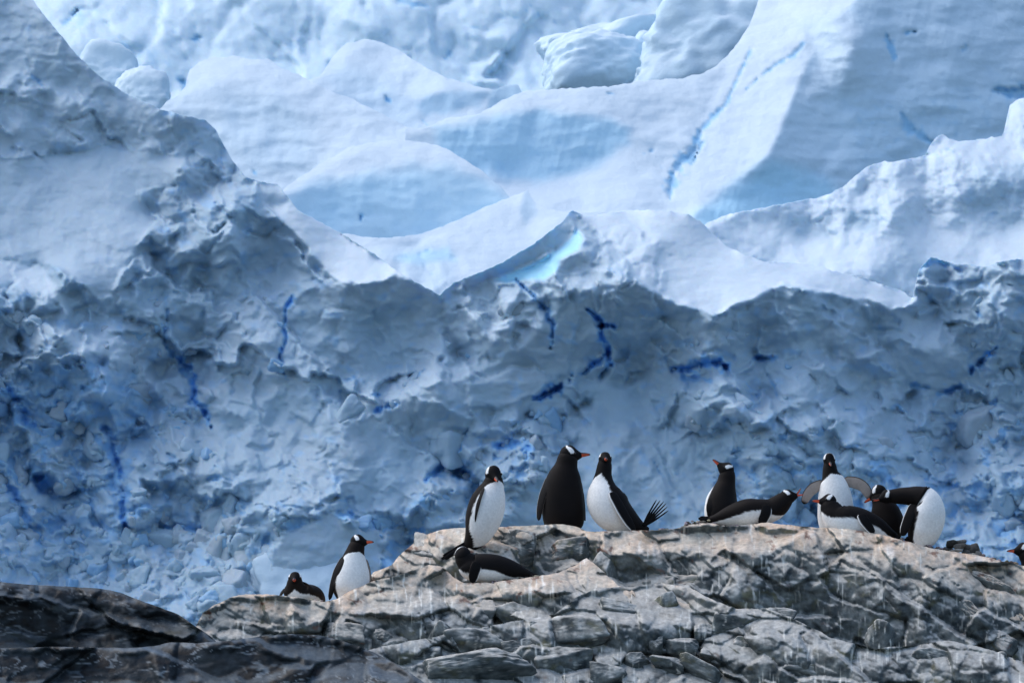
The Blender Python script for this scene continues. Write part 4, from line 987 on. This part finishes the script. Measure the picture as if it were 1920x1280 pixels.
        obj("tail", b.mesh("penguin_tail"), M_FEATHER, parent=root)
    return root

CAMV = (0,0,1)
def Yup(u, dv=0.25): return UP.Y(u, float(UP.crest(u))+3)+dv
def Ylg(u, dv=0.25): return LEDGE.Y(u, float(LEDGE.crest(u))+3)+dv

# 1 lying on the lower ledge, face to the camera
penguin("dark brown-backed penguin lying on the lower rock ledge, facing the camera, leftmost of all", Ylg(565, 0.28), (566,1125),
  [(603,1132,-60,3,3,(0,-1,0.1),0),(597,1122,-48,12,11,(0,-1,0.1),30),(585,1114,-28,21,18,(0,-1,0.1),60),(566,1112,-6,28,19,(0,-1,0.2),66),(556,1108,8,25,20,(0,-1,0.6),50),(554,1098,16,17,15,(0,-0.5,1),0),(554,1088,20,13,13,(0,-0.2,1),0),(554,1084,20,8,8,(0,0,1),0)],
  (554,1087,20,14.2,(-0.02,0.02,1),(0,1,0)), brown=0.95, seed=11,
  flippers=[([(534,1106,8),(527,1114,2),(523,1124,-6)],7,(-1,0.6,0.4),0)])
# 2 standing on the lower ledge, looking right
penguin("standing white-bellied penguin looking right, alone on the lower left ledge", Ylg(655, 0.25), (655,1122),
  [(640,1136,-4,6,6,(0.5,0,0.8),0),(648,1126,0,22,19,(0.5,0.1,0.8),60),(655,1105,0,35,30,(0.5,0.1,0.8),74),(660,1080,0,34,29,(0.5,0.1,0.8),78),(662,1060,0,28,25,(0.5,0.1,0.85),80),(664,1043,0,21,20,(0.5,0.1,0.85),76),(666,1033,0,17,17,(0.5,0,0.85),0),(669,1022,0,14.5,14.5,(0.6,0,0.8),0),(671,1014,0,10,10,(0.6,0,0.8),0)],
  (671,1016,0,14.5,(0.93,0.10,0.35),(-0.1,1,0)), brown=0.55, seed=12,
  flippers=[([(645,1045,10),(634,1068,16),(626,1092,14),(618,1124,4)],9,(-0.8,0.1,0.7),1),([(684,1048,-14),(690,1070,-16),(692,1096,-14)],8,(0.9,0,-0.4),0)])
# 3 standing, leaning, looking down at the camera
penguin("standing penguin with white crown band leaning above the black lying penguin", UP.Yd(884,1024)-0.06, (892,1024),
  [(868,1031,-6,5,5,(0.6,0,0.8),0),(882,1020,-3,15,14,(0.65,0,0.75),0),(896,1000,0,27,24,(0.68,0.05,0.73),76),(906,972,0,36,31,(0.70,0.05,0.7),80),(914,945,0,36,31,(0.7,0.05,0.7),78),(920,925,0,29,27,(0.7,0.05,0.7),74),(924,910,0,21,21,(0.65,0,0.75),60),(925,901,0,18,18,(0.5,0,0.85),0),(925,892,0,14,14,(0.3,0,1),0)],
  (925,890,2,17.5,(0.22,-0.30,0.93),(0,1,0.25)), brown=0.5, seed=13,
  flippers=[([(906,918,22),(897,943,30),(891,966,28),(887,990,20)],8,(-0.85,0.1,0.5),1,WHITE*0.75)],
  tail=((874,1020,2),(826,1051,22),9,4,4))
# 4 lying in front
penguin("black penguin lying on the ledge below the leaning penguin, head turned away to the left", LEDGE.Y(925, float(LEDGE.crest(925))+3)+0.18, (920,1090),
  [(1004,1080,-10,4,4,(0,-1,0.3),0),(985,1076,-6,12,10,(0,-1,0.3),30),(958,1070,-2,22,20,(-0.1,-1,0.2),40),(930,1066,2,27,26,(-0.2,-1,0.3),58),(904,1064,6,26,26,(-0.4,-0.9,0.35),60),(885,1064,8,24,24,(-0.6,-0.75,0.2),44),(877,1055,8,19,20,(-0.8,-0.5,0.2),0),(870,1046,8,17,17,(-0.9,-0.2,0.2),0),(868,1040,8,13,13,(-1,0,0.1),0)],
  (868,1042,8,17,(-0.30,-0.05,-0.95),(0,1,0)), brown=0.12, seed=14,
  flippers=[([(897,1056,30),(891,1072,33),(886,1094,30)],9,(0.2,0.2,1),-1)],
  tail=((985,1077,0),(1012,1083,2),8,3,4))
# 5 tall, seen from behind
penguin("tallest penguin seen from behind, all black, its head turned right in profile", Yup(1058,0.22), (1058,990),
  [(1062,1004,4,10,8,(0,0,-1),0),(1060,992,4,32,24,(0,0,-1),78),(1057,970,2,39,33,(0,0,-1),80),(1055,940,0,39,35,(0,0,-1),80),(1056,912,0,36,32,(0,0,-1),78),(1059,890,0,30,26,(0,0,-1),70),(1062,873,0,21.5,20,(0.1,0,-1),0),(1065,858,0,18.5,18.5,(0.3,0,-1),0),(1067,850,0,14,14,(0.6,0,-0.8),0)],
  (1068,852,0,18,(0.98,0.10,-0.05),(0,1,0.18)), brown=0.3, seed=15, bill=(0.98,0.16,0),
  flippers=[([(1031,892,6),(1020,922,12),(1013,950,12),(1010,976,8)],9,(-0.75,0,0.6),1),([(1088,900,-8),(1094,935,-12),(1097,975,-12)],8,(0.9,0,0.1),0)],
  tail=((1060,985,26),(1062,1010,34),16,4,5))
# 6 facing the camera, leaning, tail cocked
penguin("white-breasted penguin facing the camera beside the tallest one, its feathered tail cocked up", Yup(1150,0.2), (1150,997),
  [(1216,992,-14,4,5,(-0.5,-0.7,0.5),0),(1200,988,-10,12,14,(-0.6,-0.5,0.6),0),(1178,978,-5,24,26,(-0.65,-0.4,0.65),52),(1153,962,0,36,37,(-0.7,-0.25,0.65),62),(1138,942,2,38,37,(-0.7,-0.1,0.68),66),(1132,922,3,32,30,(-0.68,0,0.72),64),(1131,904,3,21,20,(-0.55,0,0.8),52),(1132,888,3,15.5,15.5,(-0.3,0,0.95),0),(1134,872,3,13.5,13.5,(0,0,1),0),(1135,860,3,10,10,(0,0,1),0)],
  (1135,861,3,13.8,(0.05,0.06,1),(0,1,0)), brown=0.2, seed=16,
  flippers=[([(1146,926,36),(1160,952,40),(1174,976,36),(1190,998,26)],10,(0.55,0.2,0.8),1)],
  tail=((1206,986,2),(1248,940,4),30,6,2.1))
# 7 sitting, head raised
penguin("sitting penguin pointing its red bill up to the left, behind the lying one", Yup(1355,0.34), (1355,985),
  [(1372,996,-8,10,8,(-0.8,-0.2,-0.4),0),(1364,984,-4,34,28,(-0.8,0,-0.6),66),(1356,964,0,37,33,(-0.8,0,-0.6),68),(1354,942,0,33,30,(-0.8,0,-0.6),66),(1358,922,0,25,23,(-0.8,0.1,-0.6),56),(1362,905,0,17.5,17.5,(-0.85,0.2,-0.3),0),(1364,890,0,14.5,15,(-0.9,0.2,-0.2),0),(1363,880,0,11,11,(-0.9,0.3,0),0)],
  (1362,880,0,14.5,(-0.72,0.69,0.12),(0.66,0.72,0.15)), brown=0.45, seed=17,
  flippers=[([(1338,934,22),(1333,955,27),(1336,978,24)],9,(-0.35,0.1,1),-1)])
# 8 lying, bill open to the right
penguin("lying penguin stretching its neck right with open red bill, tail towards the pebbles", Yup(1415,0.12), (1400,988),
  [(1318,976,-6,4,4,(0.1,-1,0.3),0),(1342,974,-4,14,10,(0.1,-1,0.3),40),(1370,968,-2,24,20,(0.1,-1,0.35),58),(1400,962,0,30,26,(0.15,-1,0.4),66),(1426,960,0,28,24,(0.3,-0.95,0.4),66),(1446,956,0,23,22,(0.5,-0.85,0.3),40),(1460,947,0,19,20,(0.65,-0.75,0.1),0),(1471,937,0,15.5,16.5,(0.6,-0.8,0),0),(1479,929,0,12,12,(0.6,-0.8,0),0)],
  (1477,931,0,14.5,(0.95,0.28,0.12),(-0.28,0.95,0)), brown=0.4, seed=18,
  gape=((0.62,0.80,0.05),(0.96,0.10,0.05)),
  flippers=[([(1437,949,22),(1434,966,27),(1424,986,26)],9,(0.25,0.2,1),-1)],
  tail=((1340,974,0),(1308,972,4),7,4,4))
# 9 lying, head to the left
penguin("lying penguin with closed red bill pointing left, before the spread-flippered one", Yup(1600,0.02), (1600,1004),
  [(1682,1004,-8,4,4,(0,-1,0.4),0),(1664,1000,-4,14,14,(-0.1,-1,0.45),50),(1638,990,-2,25,25,(-0.15,-0.9,0.55),64),(1608,982,0,31,31,(-0.2,-0.85,0.6),66),(1580,976,2,31,30,(-0.35,-0.8,0.6),62),(1564,964,2,25,25,(-0.5,-0.75,0.5),34),(1558,952,2,19,20,(-0.6,-0.7,0.3),0),(1556,943,2,15,16,(-0.7,-0.6,0.2),0),(1556,938,2,11,11,(-0.8,-0.4,0.1),0)],
  (1554,940,2,14.5,(-0.97,0.16,0.15),(0.15,0.98,0)), brown=0.25, seed=19,
  flippers=[([(1612,966,30),(1620,982,34),(1636,1002,30)],9,(0.3,0.3,1),1)],
  tail=((1664,1000,-2),(1690,1012,0),8,3,4))
# 10 standing, flippers spread
penguin("upright penguin facing the camera with both flippers spread wide", Yup(1568,0.46), (1568,998),
  [(1568,1012,-4,8,6,(0,0,1),0),(1568,1000,-2,26,22,(0,0,1),90),(1568,975,0,34,29,(0,0,1),98),(1567,945,0,33,28,(0,0,1),100),(1565,920,0,29,25,(0,0,1),100),(1562,902,0,23,20,(0,0,1),92),(1558,888,0,15.5,15,(0,0,1),0),(1557,874,0,12.5,12.5,(0,0,1),0),(1556,862,0,9,9,(0,0,1),0)],
  (1556,862,1,12.8,(0.06,-0.38,0.92),(0,1,0.3)), brown=0.4, seed=20,
  flippers=[([(1546,906,-4),(1528,914,4),(1515,927,6),(1507,945,6)],9,(0,0.2,-1),0,PINKGREY,-1),([(1584,902,-4),(1604,905,4),(1621,915,6),(1632,937,6)],9.5,(0,0.2,-1),0,PINKGREY,1)])
# 11 behind, head turned left
penguin("brownish penguin behind the bending one, only its hunched head and back showing", Yup(1660,0.36), (1662,1006),
  [(1674,1020,-6,8,6,(0,0,-1),0),(1668,1004,-4,30,24,(0,0,-1),60),(1664,982,-2,33,28,(0,0,-1),60),(1660,960,0,28,24,(0,0,-1),50),(1655,942,0,20,19,(-0.3,0,-1),0),(1650,930,0,16,16,(-0.6,0,-0.7),0),(1648,922,0,11,11,(-0.8,0,-0.4),0)],
  (1648,924,0,15.5,(-0.80,-0.38,-0.40),(-0.3,0.95,0)), brown=0.8, seed=21)
# 12 bending over, white flank to the right
penguin("bending penguin reaching left with red bill, its big white underside bulging to the right", Yup(1728,0.10), (1728,1020),
  [(1722,1036,-4,8,6,(0.8,0,0.6),0),(1724,1020,0,24,20,(0.8,0,0.6),80),(1732,996,2,35,30,(0.82,0,0.57),88),(1738,966,2,38,34,(0.85,0.15,0.5),88),(1735,943,2,32,30,(0.6,0.5,0.5),84),(1722,933,2,25,22,(0.1,-0.6,0.1),0),(1704,930,2,19,17,(0,-1,0),0),(1686,930,2,15,15,(0,-1,0),0),(1670,930,2,12,12,(0,-1,0),0)],
  (1664,931,2,13.2,(-0.94,-0.20,0.20),(-0.05,0.95,0.35)), brown=0.3, seed=22, gape=((-0.96,-0.10,0.1),(-0.93,-0.33,0.1)),
  flippers=[([(1712,948,22),(1704,968,27),(1696,988,26),(1690,1006,22)],9,(-0.4,0.1,1),1)],
  tail=((1722,1012,6),(1694,1012,12),8,3,5))
# 13 at the right edge of the picture
penguin("penguin cut off by the right edge, its red bill and dark throat showing", UP.Y(1925,1072)+0.12, (1934,1085),
  [(1960,1112,-4,8,6,(-0.3,0,-0.8),0),(1952,1100,-2,28,24,(-0.4,0,-0.8),70),(1946,1082,0,33,30,(-0.4,0,-0.8),70),(1938,1064,0,25,24,(-0.4,0,-0.8),50),(1930,1048,0,17,17,(-0.5,0,-0.8),0),(1924,1038,0,14.5,14.5,(-0.8,0,-0.2),0),(1921,1030,0,11,11,(-0.9,0,0.1),0)],
  (1919,1031,0,14.5,(-0.96,0.05,0.2),(0.1,0.95,0.15)), brown=0.2, seed=23)

# ---------------------------------------------------------------- stones and nest pebbles
def stone(seed, u, v, w, h, Y, tint, parent=None, name="stone", roll=0.0, org=None, base=ICO2):
    p, f = block_shape(seed, 6, 14.0, 0.05, base=base); s = Y/F
    p = p*np.array([w/2*s, max(w,h)/2*s*0.9, h/2*s]); c, sn = math.cos(roll), math.sin(roll)
    p = np.stack([p[:,0]*c-p[:,2]*sn, p[:,1], p[:,0]*sn+p[:,2]*c], 1)
    C = np.broadcast_to(tint, p.shape)*(1+0.35*noise3(p/s*0.25+seed, seed))[:,None]
    at = P(u, v, Y)-(org if org is not None else 0)
    return obj(name, raw_mesh(name, p, f, C), M_ROCK, parent=parent, loc=at.tolist())

hy = Yup(1805, 0.10); horg = P(1805, 1040, hy)
heap = obj("stone_heap", None, None, label="small heap of dark loose stones on the ridge between the bending and cut-off penguins", cat="stone heap", loc=horg.tolist())
for i, (u, v, w, h, tn) in enumerate([(1784,1017,22,16,0.03),(1800,1014,26,8,0.09),(1799,1022,24,12,0.11),(1812,1025,26,16,0.07),(1826,1026,24,22,0.06),(1793,1030,30,8,0.28),(1776,1027,24,8,0.10),(1810,1034,18,12,0.08),
                                      (1834,1036,14,12,0.14),(1770,1033,20,7,0.07),(1822,1038,20,9,0.2),(1842,1040,12,8,0.05),(1757,1030,16,6,0.15),(1785,1036,18,8,0.2)]):
    stone(700+i, u, v+2, w, h, hy+0.05*math.sin(i*2.3), np.array([tn, tn*0.95, tn*0.86]), heap, "stone", 0.2*math.sin(i*1.7), horg)

def pebble_bed(spots, seed):
    rng = np.random.default_rng(seed); vs=[]; fs=[]; cs=[]; n=0
    for (u0, u1, rel, dy, cnt) in spots:
        for _ in range(cnt):
            u = rng.uniform(u0, u1); v = float(rel.crest(u))-rng.uniform(-5, dy); Y = rel.Y(u, float(rel.crest(u))+2)+rng.uniform(0, 0.12)
            p, f = block_shape(int(rng.integers(1e6)), 5, 12.0, 0.05, base=(ICO1)); s = Y/F; w = rng.uniform(4, 9)
            p = p*s*w/2*np.array([1, 1, rng.uniform(0.5, 0.8)])+P(u, v, Y)
            t = rng.choice([0.06, 0.12, 0.25, 0.45]); tint = np.array([t, t*rng.uniform(0.75, 0.98), t*rng.uniform(0.6, 0.95)])
            vs.append(p); fs.append(f+n); cs.append(np.broadcast_to(tint, p.shape)); n += len(p)
    me = raw_mesh("nest_pebbles", np.concatenate(vs), np.concatenate(fs), np.concatenate(cs))
    obj("nest_pebbles", me, M_ROCK, label="scattered nest pebbles along the top of the rock ridge", cat="pebbles", kind="stuff")
ICO1 = ico(1)
pebble_bed([(1285,1350,UP,6,90),(1350,1440,UP,2,40),(1660,1860,UP,3,90),(1235,1285,UP,1,14),(1840,1960,UP,2,40),(580,620,LEDGE,2,14),(920,1010,LEDGE,2,30)], 5)
